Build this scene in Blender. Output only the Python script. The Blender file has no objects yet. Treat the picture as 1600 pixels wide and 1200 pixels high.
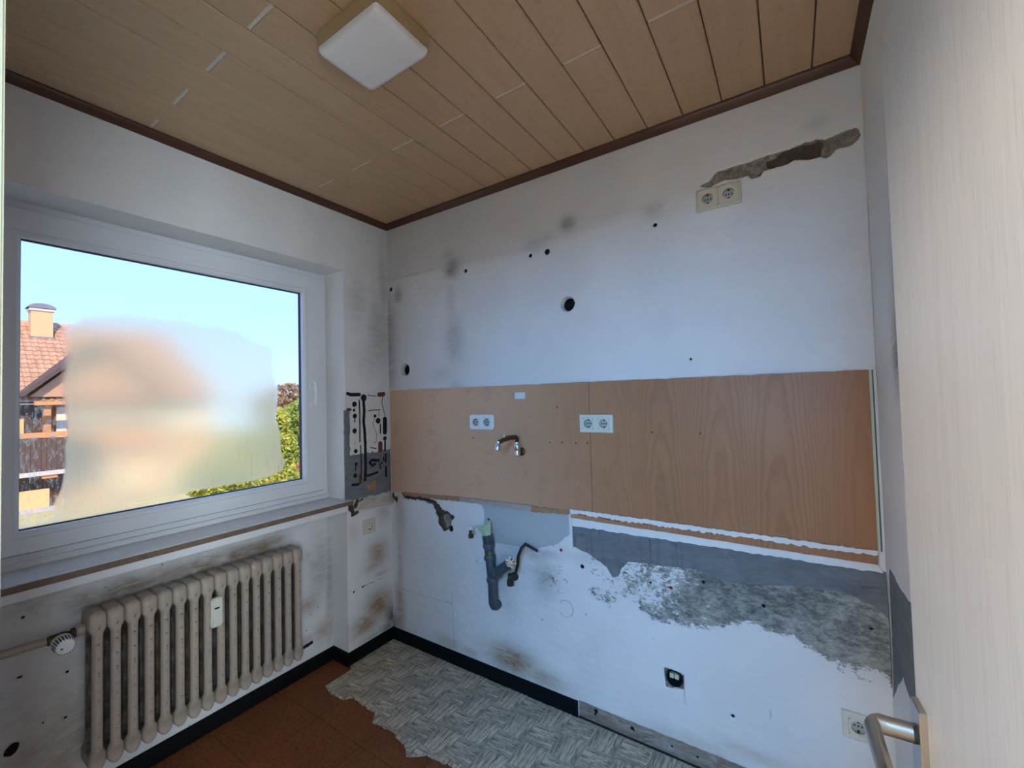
import bpy, bmesh, math, random
import numpy as np
from mathutils import Vector, Matrix

random.seed(7)
rng = np.random.default_rng(7)
S = bpy.context.scene
COL = S.collection

# ------------------------------------------------------------------ camera
RM = np.array([[0.83510425, 0.54946153, -0.0263234],       # camera right, down, forward in the room's axes
               [-0.03830618, 0.01035011, -0.99921245],
               [-0.54875635, 0.83545491, 0.02969119]])
CP = np.array([2.05815997, -1.75957729, 1.43316617])
F = 662.1
cam_d = bpy.data.cameras.new('camera'); cam_d.sensor_width = 36; cam_d.lens = 36 * F / 1600
cam_d.clip_start = 0.02; cam_d.clip_end = 300
cam = bpy.data.objects.new('camera', cam_d); COL.objects.link(cam); S.camera = cam
m = Matrix.Identity(4)
for i in range(3):
    m[i][0] = RM[0][i]; m[i][1] = -RM[1][i]; m[i][2] = -RM[2][i]; m[i][3] = CP[i]
cam.matrix_world = m

# ------------------------------------------------------------------ view, sky, sun, added hall fill lights
S.view_settings.view_transform = 'Standard'; S.view_settings.look = 'None'
S.view_settings.gamma = 1.0; S.view_settings.use_curve_mapping = False
S.view_settings.exposure = 0.0
S.cycles.max_bounces = 12; S.cycles.diffuse_bounces = 8; S.cycles.transparent_max_bounces = 16
S.cycles.sample_clamp_indirect = 6.0

W = bpy.data.worlds.new('sky'); S.world = W; W.use_nodes = True
wt = W.node_tree; wt.nodes.clear()
wo = wt.nodes.new('ShaderNodeOutputWorld'); wb = wt.nodes.new('ShaderNodeBackground')
wc = wt.nodes.new('ShaderNodeTexCoord'); ws = wt.nodes.new('ShaderNodeSeparateXYZ'); wr = wt.nodes.new('ShaderNodeValToRGB')
wt.links.new(wc.outputs['Generated'], ws.inputs[0]); wt.links.new(ws.outputs['Z'], wr.inputs[0])
wt.links.new(wr.outputs[0], wb.inputs[0]); wt.links.new(wb.outputs[0], wo.inputs[0])
els = wr.color_ramp.elements
els[0].position = 0.0; els[0].color = (0.135, 0.205, 0.42, 1)
els[1].position = 1.0; els[1].color = (0.085, 0.18, 0.42, 1)
e = els.new(0.16); e.color = (0.102, 0.180, 0.44, 1)
e = els.new(0.45); e.color = (0.082, 0.165, 0.45, 1)
wb.inputs[1].default_value = 7.0

def lamp(name, kind, loc, energy, color, **kw):
    d = bpy.data.lights.new(name, kind); d.energy = energy; d.color = color
    for k, v in kw.items(): setattr(d, k, v)
    o = bpy.data.objects.new(name, d); o.location = loc; COL.objects.link(o); return o
sun = lamp('sun', 'SUN', (20, -10, 20), 6.5, (1.0, 0.84, 0.64), angle=0.01)
sun.rotation_euler = Vector((-0.64, 0.27, -0.58)).to_track_quat('-Z', 'Y').to_euler()
hall_cool = lamp('hall_cool_fill', 'AREA', (2.3, -3.3, 2.2), 74, (0.0, 0.40, 1.0), shape='SQUARE', size=0.9)  # cool fill light added in the unseen hall, aimed at the lower back wall
hall_left = lamp('hall_warm_fill', 'AREA', (0.8, -2.75, 2.35), 48, (1.0, 0.85, 0.66), shape='DISK', size=0.5)  # warm fill light added in the unseen hall to brighten the door leaf
hall_left.rotation_euler = Vector((1.3, 1.2, -1.2)).to_track_quat('-Z', 'Y').to_euler()
hall_side = lamp('hall_side_fill', 'AREA', (3.22, -2.22, 1.45), 112, (0.74, 0.90, 1.0), shape='RECTANGLE', size=1.3, size_y=0.78)  # side fill light added in the unseen hall to lift the window wall
hall_side.rotation_euler = Vector((-1, 0.14, 0.0)).to_track_quat('-Z', 'X').to_euler()
hall_cool.rotation_euler = Vector((-0.9, 3.3, -1.35)).to_track_quat('-Z', 'Y').to_euler()

# ------------------------------------------------------------------ helpers
H = 2.51; WX = 2.287; YF = -1.70; YR = -0.31; YL = -1.58; XN = -0.135; ZS = 0.89; ZT = 2.162; HB = 0.068
def ray(u, v): return RM.T @ np.array([(u - 800) / F, (v - 600) / F, 1.0])
def at(u, v, ax, val):                      # the point of a plane of the room seen at a place of the photograph
    d = ray(u, v); return CP + d * ((val - CP[ax]) / d[ax])
def bw(u, v):                               # -> (x, z) on the back wall
    p = at(u, v, 1, 0.0); return (p[0], p[2])
def lw(u, v, x=0.0):                        # -> (y, z) on the window wall
    p = at(u, v, 0, x); return (p[1], p[2])
def zo(pts, ox, oy, s): return [(ox + x * s, oy + y * s) for x, y in pts]

class MB:
    """collects verts and faces with material slots"""
    def __init__(s): s.v = []; s.f = []; s.mi = []
    def add(s, vs, fs, mi=0):
        o = len(s.v); s.v += [tuple(map(float, p)) for p in vs]
        for f in fs: s.f.append(tuple(i + o for i in f)); s.mi.append(mi)
        return s
    def box(s, a, b, mi=0):
        (x0, y0, z0), (x1, y1, z1) = [min(p, q) for p, q in zip(a, b)], [max(p, q) for p, q in zip(a, b)]
        return s.add([(x0,y0,z0),(x1,y0,z0),(x1,y1,z0),(x0,y1,z0),(x0,y0,z1),(x1,y0,z1),(x1,y1,z1),(x0,y1,z1)],
                     [(0,3,2,1),(4,5,6,7),(0,1,5,4),(1,2,6,5),(2,3,7,6),(3,0,4,7)], mi)
    def tube(s, path, r, n=14, mi=0, caps=True):
        path = [Vector(p) for p in path]
        rs = r if isinstance(r, (list, tuple)) else [r] * len(path)
        t0 = (path[1] - path[0]).normalized()
        up = Vector((0, 0, 1)) if abs(t0.z) < 0.9 else Vector((1, 0, 0))
        nrm = t0.cross(up).normalized(); vs = []; 
        for i, p in enumerate(path):
            if i == 0: t = path[1] - path[0]
            elif i == len(path) - 1: t = path[-1] - path[-2]
            else: t = (path[i+1] - path[i]).normalized() + (path[i] - path[i-1]).normalized()
            if t.length < 1e-9: t = t0.copy()
            t.normalize(); nrm = nrm - t * nrm.dot(t)
            if nrm.length < 1e-6: nrm = t.orthogonal()
            nrm.normalize(); b = t.cross(nrm)
            for k in range(n):
                a = 2 * math.pi * k / n
                vs.append(p + (nrm * math.cos(a) + b * math.sin(a)) * rs[i])
            t0 = t
        fs = [(i*n+k, i*n+(k+1) % n, (i+1)*n+(k+1) % n, (i+1)*n+k) for i in range(len(path)-1) for k in range(n)]
        if caps: fs += [tuple(range(n))[::-1], tuple((len(path)-1)*n + k for k in range(n))]
        return s.add(vs, fs, mi)
    def lathe(s, prof, o, axis, n=24, mi=0, caps=True):            # prof: (radius, distance along axis)
        ax = Vector(axis).normalized(); a = ax.orthogonal().normalized(); b = ax.cross(a); o = Vector(o); vs = []
        for r, h in prof:
            for k in range(n):
                t = 2 * math.pi * k / n; vs.append(o + ax * h + (a * math.cos(t) + b * math.sin(t)) * r)
        fs = [(i*n+k, i*n+(k+1) % n, (i+1)*n+(k+1) % n, (i+1)*n+k) for i in range(len(prof)-1) for k in range(n)]
        if caps and prof[0][0] > 1e-6: fs.append(tuple(range(n))[::-1])
        if caps and prof[-1][0] > 1e-6: fs.append(tuple((len(prof)-1)*n + k for k in range(n)))
        return s.add(vs, fs, mi)
    def prism(s, poly, fn, d0, d1, mi=0):               # polygon in 2D, fn(a, b, d) -> point
        n = len(poly); vs = [fn(a, b, d0) for a, b in poly] + [fn(a, b, d1) for a, b in poly]
        return s.add(vs, [tuple(range(n))[::-1], tuple(range(n, 2*n))] + [(i, (i+1) % n, n+(i+1) % n, n+i) for i in range(n)], mi)
    def mesh(s, name, mats, smooth=None, bevel=0, fix=True):
        me = bpy.data.meshes.new(name); me.from_pydata(s.v, [], s.f)
        for mt in (mats if isinstance(mats, (list, tuple)) else [mats]): me.materials.append(mt)
        me.polygons.foreach_set('material_index', s.mi)
        if fix or bevel:
            bm = bmesh.new(); bm.from_mesh(me)
            if fix: bmesh.ops.recalc_face_normals(bm, faces=bm.faces)
            if bevel:
                es = [e for e in bm.edges if len(e.link_faces) == 2 and e.calc_face_angle(0) > 0.6]
                bmesh.ops.bevel(bm, geom=es, offset=bevel, segments=2, affect='EDGES', clamp_overlap=True)
            bm.to_mesh(me); bm.free()
        if smooth is not None:
            me.polygons.foreach_set('use_smooth', [True] * len(me.polygons)); me.set_sharp_from_angle(angle=math.radians(smooth))
        return me
    def build(s, name, mats, parent=None, smooth=None, bevel=0, fix=True):
        return link(name, s.mesh(name, mats, smooth, bevel, fix), parent)
def link(name, me, parent=None, loc=None):
    o = bpy.data.objects.new(name, me); COL.objects.link(o)
    if parent is not None: o.parent = parent
    if loc is not None: o.location = loc
    return o
def thing(name, label, cat, loc=(0, 0, 0), group=None):
    o = bpy.data.objects.new(name, None); COL.objects.link(o); o.location = loc; o.empty_display_size = 0.05
    return tag(o, label, cat, group)
def tag(o, label, cat, group=None):
    o['label'] = label; o['category'] = cat
    if group: o['group'] = group
    return o
def structure(o): o['kind'] = 'structure'; return o
def copy_tree(o, parent=None):
    c = o.copy(); COL.objects.link(c)
    if parent is not None: c.parent = parent
    for ch in list(o.children): copy_tree(ch, c)
    return c

# ------------------------------------------------------------------ materials
class NT:
    def __init__(s, name):
        s.m = bpy.data.materials.new(name); s.m.use_nodes = True; s.t = s.m.node_tree
        s.b = s.t.nodes['Principled BSDF']; s.o = s.t.nodes['Material Output']
        s.tc = s.t.nodes.new('ShaderNodeTexCoord').outputs['Object']
    def n(s, typ, **ins):
        nd = s.t.nodes.new(typ)
        for k, v in ins.items():
            k2 = int(k[1:]) if k[0] == 'i' and k[1:].isdigit() else k
            s.set(nd.inputs[k2], v)
        return nd
    def set(s, sock, v):
        if hasattr(v, 'is_linked') or isinstance(v, bpy.types.NodeSocket): s.t.links.new(v, sock)
        elif isinstance(v, (tuple, list)) and len(v) == 3 and sock.type == 'RGBA': sock.default_value = (*v, 1)
        else: sock.default_value = v
    def math(s, op, a, b=0.0, clamp=False):
        nd = s.t.nodes.new('ShaderNodeMath'); nd.operation = op; nd.use_clamp = clamp
        s.set(nd.inputs[0], a); s.set(nd.inputs[1], b); return nd.outputs[0]
    def map(s, scale=(1, 1, 1), loc=(0, 0, 0), rot=(0, 0, 0), vec=None):
        nd = s.t.nodes.new('ShaderNodeMapping'); s.set(nd.inputs[0], vec or s.tc)
        nd.inputs['Scale'].default_value = scale; nd.inputs['Location'].default_value = loc; nd.inputs['Rotation'].default_value = rot
        return nd.outputs[0]
    def noise(s, scale, detail=4, rough=0.55, vec=None, dist=0.0):
        nd = s.n('ShaderNodeTexNoise', Vector=vec or s.tc, Scale=scale, Detail=detail, Roughness=rough, Distortion=dist)
        return nd.outputs['Fac']
    def ramp(s, x, lo, hi, a=0.0, b=1.0):
        nd = s.t.nodes.new('ShaderNodeMapRange'); nd.interpolation_type = 'SMOOTHSTEP'
        s.set(nd.inputs[0], x); s.set(nd.inputs[1], lo); s.set(nd.inputs[2], hi); nd.inputs[3].default_value = a; nd.inputs[4].default_value = b
        return nd.outputs[0]
    def mix(s, f, a, b, mode='MIX'):
        nd = s.t.nodes.new('ShaderNodeMix'); nd.data_type = 'RGBA'; nd.blend_type = mode
        s.set(nd.inputs['Factor'], f); s.set(nd.inputs['A'], a); s.set(nd.inputs['B'], b); return nd.outputs['Result']
    def attr(s, name):
        nd = s.t.nodes.new('ShaderNodeAttribute'); nd.attribute_name = name; return nd.outputs['Fac']
    def rand(s): return s.t.nodes.new('ShaderNodeObjectInfo').outputs['Random']
    def bump(s, h, strength=0.3, dist=0.002):
        nd = s.n('ShaderNodeBump', Height=h, Strength=strength, Distance=dist); s.t.links.new(nd.outputs[0], s.b.inputs['Normal'])
    def done(s, color=None, rough=0.6, metal=0.0, spec=0.5, **kw):
        if color is not None: s.set(s.b.inputs['Base Color'], color)
        s.set(s.b.inputs['Roughness'], rough); s.set(s.b.inputs['Metallic'], metal); s.b.inputs['Specular IOR Level'].default_value = spec
        return s.m
def plain(name, c, rough=0.5, metal=0.0, var=0.08, scale=30, bump=0.0, spec=0.5):
    t = NT(name); f = t.noise(scale, 5)
    col = t.mix(f, tuple(x * (1 - var) for x in c), tuple(min(1, x * (1 + var)) for x in c))
    if bump: t.bump(f, bump)
    return t.done(col, rough, metal, spec)

def wall_material():
    t = NT('worn_wall_paint')
    fine = t.noise(140, 3); mid = t.noise(34, 6, 0.65); big = t.noise(3.0, 4); huge = t.noise(1.3, 2); scr = t.noise(9, 8, 0.75, t.map((1, 1, 3.5)), 0.8)
    speck = t.noise(75, 2, 0.5)
    col = t.mix(t.ramp(big, 0.3, 0.7), (0.70, 0.695, 0.69), (0.76, 0.755, 0.75))
    col = t.mix(t.math('MULTIPLY', t.attr('upper'), 0.30), col, (0.42, 0.41, 0.42))
    # pale grey smooth skim
    col = t.mix(t.ramp(t.math('ADD', t.attr('skim'), t.math('MULTIPLY', t.math('SUBTRACT', mid, 0.5), 0.4)), 0.44, 0.56), col, (0.42, 0.45, 0.46))
    # grey smudges and darker areas, brown damp stains
    so = t.math('MULTIPLY', t.attr('greying'), t.ramp(scr, 0.22, 0.68, 0.45, 1.35))
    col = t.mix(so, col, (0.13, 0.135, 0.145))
    st = t.math('MULTIPLY', t.attr('stain'), t.ramp(scr, 0.2, 0.7, 0.4, 1.15))
    col = t.mix(st, col, (0.25, 0.145, 0.055))
    # flaking: ragged islands of paint over rough cement
    fl_n = t.math('ADD', t.math('MULTIPLY', t.noise(42, 8, 0.78, t.map((1, 1, 1.6))), 0.62), t.math('MULTIPLY', t.noise(8, 4, 0.6), 0.38))
    fl = t.ramp(t.math('SUBTRACT', t.attr('flake'), fl_n), -0.02, 0.03)
    flc = t.mix(t.ramp(t.math('ADD', t.math('MULTIPLY', t.noise(34, 8, 0.85, t.map((0.8, 1, 1.5), rot=(0, 0.5, 0))), 0.6), t.math('MULTIPLY', t.noise(5, 4, 0.7), 0.4)), 0.40, 0.60), (0.105, 0.11, 0.105), (0.42, 0.42, 0.38))
    col = t.mix(fl, col, flc)
    # bare grey cement
    cem = t.mix(t.ramp(scr, 0.3, 0.7), (0.13, 0.14, 0.15), (0.20, 0.215, 0.225))
    cem = t.mix(t.math('MULTIPLY', t.ramp(t.noise(1, 4, 0.6, t.map((55, 1, 2.0))), 0.52, 0.72), t.attr('streak')), cem, (0.055, 0.058, 0.06))
    ce = t.ramp(t.math('ADD', t.attr('cement'), t.math('MULTIPLY', t.math('SUBTRACT', mid, 0.5), 0.5)), 0.46, 0.54)
    col = t.mix(ce, col, cem)
    # exposed plaster in chases
    pl = t.ramp(t.attr('plaster'), 0.45, 0.55)
    col = t.mix(pl, col, t.mix(t.ramp(t.noise(60, 6, 0.8), 0.35, 0.65), (0.15, 0.13, 0.105), (0.33, 0.30, 0.25)))
    dp = t.ramp(t.attr('darkplaster'), 0.45, 0.55)
    col = t.mix(dp, col, t.mix(t.ramp(t.noise(50, 6, 0.8), 0.35, 0.65), (0.055, 0.042, 0.032), (0.115, 0.09, 0.07)))
    # black adhesive, brown glue lines, red plugs, bare wood chip
    nb = t.math('MULTIPLY', t.math('SUBTRACT', t.noise(90, 5, 0.7), 0.5), 0.55)
    col = t.mix(t.ramp(t.math('ADD', t.attr('brown'), nb), 0.42, 0.58), col, (0.10, 0.055, 0.02))
    col = t.mix(t.ramp(t.math('ADD', t.attr('glue'), nb), 0.42, 0.55), col, (0.012, 0.013, 0.018))
    col = t.mix(t.ramp(t.attr('chip'), 0.45, 0.55), col, (0.40, 0.20, 0.08))
    col = t.mix(t.ramp(t.attr('hole'), 0.4, 0.6), col, (0.012, 0.011, 0.010))
    col = t.mix(t.ramp(t.attr('red'), 0.4, 0.6), col, (0.35, 0.02, 0.02))
    # random dirt specks
    col = t.mix(t.math('MULTIPLY', t.ramp(speck, 0.72, 0.78), t.attr('specks')), col, (0.12, 0.10, 0.08))
    h = t.math('ADD', t.math('MULTIPLY', fine, 0.5), t.math('MULTIPLY', mid, 0.5))
    h = t.math('SUBTRACT', h, t.math('MULTIPLY', fl, 0.6))
    t.bump(h, 0.35, 0.004)
    return t.done(col, 0.85, spec=0.25)
WALL = wall_material()

def wood_panel():
    t = NT('beech_laminate')
    sx = t.n('ShaderNodeSeparateXYZ', i0=t.tc).outputs
    strip = t.math('FLOOR', t.math('DIVIDE', t.math('ADD', sx[0], 0.068), 0.2))
    wn = t.t.nodes.new('ShaderNodeTexWhiteNoise'); wn.noise_dimensions = '1D'; t.set(wn.inputs['W'], strip)
    r = wn.outputs['Value']
    off = t.n('ShaderNodeCombineXYZ', Z=t.math('MULTIPLY', r, 1.0), X=0.0).outputs[0]
    va = t.n('ShaderNodeVectorMath', i0=t.tc, i1=off).outputs[0]
    g1 = t.noise(1.0, 5, 0.6, t.map((34, 1, 1.6), vec=va), 0.6)
    # cathedral figure: nested arches, one stack per 20 cm strip
    u = t.math('SUBTRACT', t.math('FRACT', t.math('DIVIDE', t.math('ADD', sx[0], 0.068), 0.2)), 0.5)
    u = t.math('ADD', u, t.math('MULTIPLY', t.math('SUBTRACT', r, 0.5), 0.5))
    dcat = t.math('ADD', t.math('MULTIPLY', sx[2], 4.0), t.math('MULTIPLY', t.math('MULTIPLY', u, u), 20.0))
    dcat = t.math('ADD', dcat, t.math('MULTIPLY', t.noise(1.0, 4, 0.6, t.map((7, 1, 2.5), vec=va)), 3.2))
    arch = t.math('FRACT', t.math('ADD', dcat, t.math('MULTIPLY', r, 9.0)))
    arch = t.math('MULTIPLY', t.ramp(arch, 0.0, 0.7), t.ramp(arch, 0.72, 1.0, 1.0, 0.0))
    arch = t.math('MULTIPLY', arch, t.ramp(r, 0.15, 0.6, 0.35, 1.0))
    col = t.mix(g1, (0.30, 0.128, 0.052), (0.39, 0.178, 0.078))
    col = t.mix(t.math('MULTIPLY', t.math('POWER', arch, 1.8), t.ramp(sx[0], 0.9, 1.8, 0.06, 0.42)), col, (0.195, 0.080, 0.034))
    col = t.mix(t.math('MULTIPLY', r, 0.12), col, (0.43, 0.215, 0.105))
    # paler towards the tap end, deeper right: sky glare painted into the colour
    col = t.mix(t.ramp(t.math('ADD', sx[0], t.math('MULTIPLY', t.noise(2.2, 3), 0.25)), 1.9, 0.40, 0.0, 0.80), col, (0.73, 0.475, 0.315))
    fl = t.noise(1, 3, 0.6, t.map((260, 1, 26)))
    col = t.mix(t.math('MULTIPLY', t.ramp(fl, 0.6, 0.7), 0.5), col, (0.17, 0.085, 0.042))
    col = t.mix(t.math('MULTIPLY', t.ramp(t.noise(3.5, 6, 0.75), 0.50, 0.75), 0.42), col, (0.22, 0.115, 0.065))
    t.bump(fl, 0.08, 0.001)
    return t.done(col, t.ramp(t.noise(5, 3), 0.2, 0.8, 0.36, 0.52), spec=0.4)
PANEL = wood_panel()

def plank_material():
    t = NT('ceiling_plank_wood')
    r = t.rand(); sx = t.n('ShaderNodeSeparateXYZ', i0=t.tc).outputs
    off = t.n('ShaderNodeCombineXYZ', X=t.math('MULTIPLY', r, 9.0), Y=t.math('MULTIPLY', r, 31.0)).outputs[0]
    va = t.n('ShaderNodeVectorMath', i0=t.tc, i1=off).outputs[0]
    g = t.noise(1, 6, 0.65, t.map((26, 2.2, 1), vec=va), 0.5)
    g2 = t.noise(1, 3, 0.5, t.map((190, 60, 1), vec=va))
    col = t.mix(g, (0.43, 0.275, 0.155), (0.57, 0.395, 0.24))
    col = t.mix(t.math('MULTIPLY', r, 0.3), col, (0.58, 0.415, 0.265))
    col = t.mix(t.math('MULTIPLY', t.ramp(g2, 0.5, 0.75), 0.25), col, (0.29, 0.175, 0.09))
    col = t.mix(t.math('MULTIPLY', t.ramp(t.noise(11, 4, 0.7), 0.6, 0.85), 0.4), col, (0.16, 0.10, 0.05))
    return t.done(col, 0.42, spec=0.45)
PLANK = plank_material()

def brown_wood(name, a, b, rough=0.4):
    t = NT(name); g = t.noise(1, 5, 0.6, t.map((40, 40, 3) if name.startswith('v') else (12, 12, 60)))
    return t.done(t.mix(g, a, b), rough)
TRIM = brown_wood('reddish_brown_moulding', (0.05, 0.017, 0.008), (0.10, 0.036, 0.017))

def door_material():
    t = NT('pale_oak_door_foil')
    g = t.noise(1, 6, 0.6, t.map((60, 60, 1.6)), 0.4); g2 = t.noise(1, 3, 0.5, t.map((330, 330, 14)))
    col = t.mix(g, (0.47, 0.445, 0.415), (0.58, 0.56, 0.53))
    col = t.mix(t.math('MULTIPLY', t.ramp(g2, 0.52, 0.72), 0.34), col, (0.36, 0.325, 0.285))
    col = t.mix(t.math('MULTIPLY', t.ramp(t.noise(4, 5, 0.7), 0.6, 0.85), 0.25), col, (0.40, 0.36, 0.31))
    t.bump(g2, 0.15, 0.001)
    return t.done(col, 0.42, spec=0.4)
DOOR = door_material()

def tile_material():
    t = NT('brown_floor_tile'); f = t.noise(75, 6, 0.8); g = t.noise(6, 5, 0.6); r = t.rand()
    col = t.mix(g, (0.145, 0.040, 0.011), (0.28, 0.082, 0.024))
    col = t.mix(t.ramp(f, 0.48, 0.64), col, (0.040, 0.013, 0.006))
    col = t.mix(t.math('MULTIPLY', r, 0.3), col, (0.16, 0.055, 0.022))
    t.bump(f, 0.3, 0.001)
    return t.done(col, 0.62, spec=0.3)
TILE = tile_material()

def vinyl_material():
    t = NT('grey_basket_weave_vinyl'); d = t.attr('along_x')
    a = t.noise(1, 5, 0.7, t.map((13, 95, 1)), 1.0); b = t.noise(1, 5, 0.7, t.map((95, 13, 1)), 1.0)
    n1 = t.mix(d, b, a)
    col = t.mix(t.ramp(n1, 0.38, 0.60), (0.21, 0.168, 0.118), (0.66, 0.555, 0.425))
    col = t.mix(t.math('MULTIPLY', t.attr('tone'), 0.4), col, (0.16, 0.15, 0.13))
    col = t.mix(t.ramp(t.noise(4, 6, 0.75), 0.46, 0.75, 0, 0.75), col, (0.105, 0.072, 0.046))
    col = t.mix(t.math('MULTIPLY', t.ramp(t.attr('joint'), 0.35, 0.95), 0.8), col, (0.05, 0.044, 0.036))
    t.bump(n1, 0.5, 0.003)
    return t.done(col, 0.5, spec=0.4)
VINYL = vinyl_material()

WHITE_PVC = plain('white_window_plastic', (0.68, 0.70, 0.73), 0.32, var=0.04, scale=9)
SEAL = plain('dark_rubber_seal', (0.012, 0.012, 0.016), 0.6)
BLACK = plain('black_skirting', (0.004, 0.004, 0.005), 0.55, var=0.4, scale=20, spec=0.15)
def radiator_material():
    t = NT('yellowed_radiator_enamel'); sx = t.n('ShaderNodeSeparateXYZ', i0=t.tc).outputs
    g = t.noise(9, 5, 0.7); col = t.mix(g, (0.34, 0.272, 0.222), (0.46, 0.385, 0.325))
    col = t.mix(t.math('MULTIPLY', t.ramp(t.noise(14, 6, 0.75), 0.5, 0.8), 0.55), col, (0.22, 0.15, 0.10))
    col = t.mix(t.math('MULTIPLY', t.attr('grime_dark'), t.ramp(t.noise(20, 5, 0.7), 0.2, 0.7, 0.35, 1.0)), col, (0.035, 0.026, 0.02))
    col = t.mix(t.math('MULTIPLY', t.attr('seam'), t.ramp(t.noise(60, 4, 0.7), 0.54, 0.66)), col, (0.09, 0.04, 0.02))
    t.bump(g, 0.15, 0.002)
    return t.done(col, 0.42, spec=0.4)
RAD = radiator_material()
PIPE_PAINT = plain('old_cream_pipe_paint', (0.42, 0.36, 0.28), 0.5, var=0.25, scale=14)
WHITE_PLASTIC = plain('white_plastic', (0.74, 0.75, 0.74), 0.3, var=0.02)
CREAM_PLASTIC = plain('cream_plastic', (0.60, 0.56, 0.44), 0.35, var=0.06, scale=25)
IVORY_PLASTIC = plain('ivory_plastic', (0.66, 0.65, 0.56), 0.32, var=0.04, scale=25)
CUP_GREY = plain('socket_cup_grey', (0.40, 0.40, 0.36), 0.45)
DARK = plain('dark_void', (0.010, 0.010, 0.010), 0.8)
CHROME = plain('chrome', (0.62, 0.63, 0.65), 0.14, 1.0, var=0.05)
BRASS = plain('tarnished_brass', (0.13, 0.085, 0.045), 0.36, 0.9, var=0.45, scale=60)
NICKEL = plain('brushed_aluminium', (0.46, 0.42, 0.36), 0.30, 1.0, var=0.08, scale=80)
GREY_PIPE = plain('grey_drain_plastic', (0.058, 0.072, 0.098), 0.38, var=0.1)
GREEN_BAG = plain('pale_green_film', (0.42, 0.60, 0.36), 0.35, var=0.3, scale=40)
RUST = plain('rusted_iron', (0.045, 0.030, 0.022), 0.65, 0.3, var=0.5, scale=90)
MORTAR = plain('white_sealant', (0.74, 0.74, 0.73), 0.7, var=0.08, bump=0.3)
STONE = plain('sill_stone', (0.60, 0.58, 0.57), 0.35, var=0.16, scale=16)
LAMP_BASE = plain('lamp_base_wood_tone', (0.46, 0.345, 0.19), 0.45, var=0.1)
OPAL = plain('opal_glass', (0.78, 0.78, 0.78), 0.22, var=0.02)
FRAME_PAINT = plain('cream_door_frame_paint', (0.30, 0.27, 0.18), 0.5)

# ------------------------------------------------------------------ masks in metres
def sd_poly(px, pz, poly):
    """signed distance to a polygon, negative inside"""
    P = np.array(poly); d = np.full(px.shape, 1e9); ins = np.zeros(px.shape, bool)
    for i in range(len(P)):
        a = P[i]; b = P[(i + 1) % len(P)]; e = b - a
        wx = px - a[0]; wz = pz - a[1]
        t = np.clip((wx * e[0] + wz * e[1]) / max(e @ e, 1e-12), 0, 1)
        d = np.minimum(d, (wx - e[0] * t) ** 2 + (wz - e[1] * t) ** 2)
        c = ((a[1] > pz) != (b[1] > pz)) & (px < e[0] * (pz - a[1]) / (e[1] if abs(e[1]) > 1e-12 else 1e-12) + a[0])
        ins ^= c
    d = np.sqrt(d); return np.where(ins, -d, d)
def sd_line(px, pz, pts, r):
    d = np.full(px.shape, 1e9); P = np.array(pts)
    if len(P) == 1: return np.hypot(px - P[0][0], pz - P[0][1]) - r
    for a, b in zip(P[:-1], P[1:]):
        e = b - a; wx = px - a[0]; wz = pz - a[1]
        t = np.clip((wx * e[0] + wz * e[1]) / max(e @ e, 1e-12), 0, 1)
        d = np.minimum(d, np.hypot(wx - e[0] * t, wz - e[1] * t))
    return d - r
def soft(sd, w): return np.clip(0.5 - sd / w, 0, 1)
def vnoise(a, b, s, seed=0):
    r = np.random.default_rng(seed); g = r.random((64, 64)); x = a * s; y = b * s
    xi = np.floor(x).astype(int); yi = np.floor(y).astype(int); fx = x - xi; fy = y - yi
    fx = fx * fx * (3 - 2 * fx); fy = fy * fy * (3 - 2 * fy)
    G = lambda i, j: g[i % 64, j % 64]
    return (G(xi, yi) * (1 - fx) + G(xi + 1, yi) * fx) * (1 - fy) + (G(xi, yi + 1) * (1 - fx) + G(xi + 1, yi + 1) * fx) * fy
def gauss(px, pz, c, rx, rz): return np.exp(-(((px - c[0]) / rx) ** 2 + ((pz - c[1]) / rz) ** 2))

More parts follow.
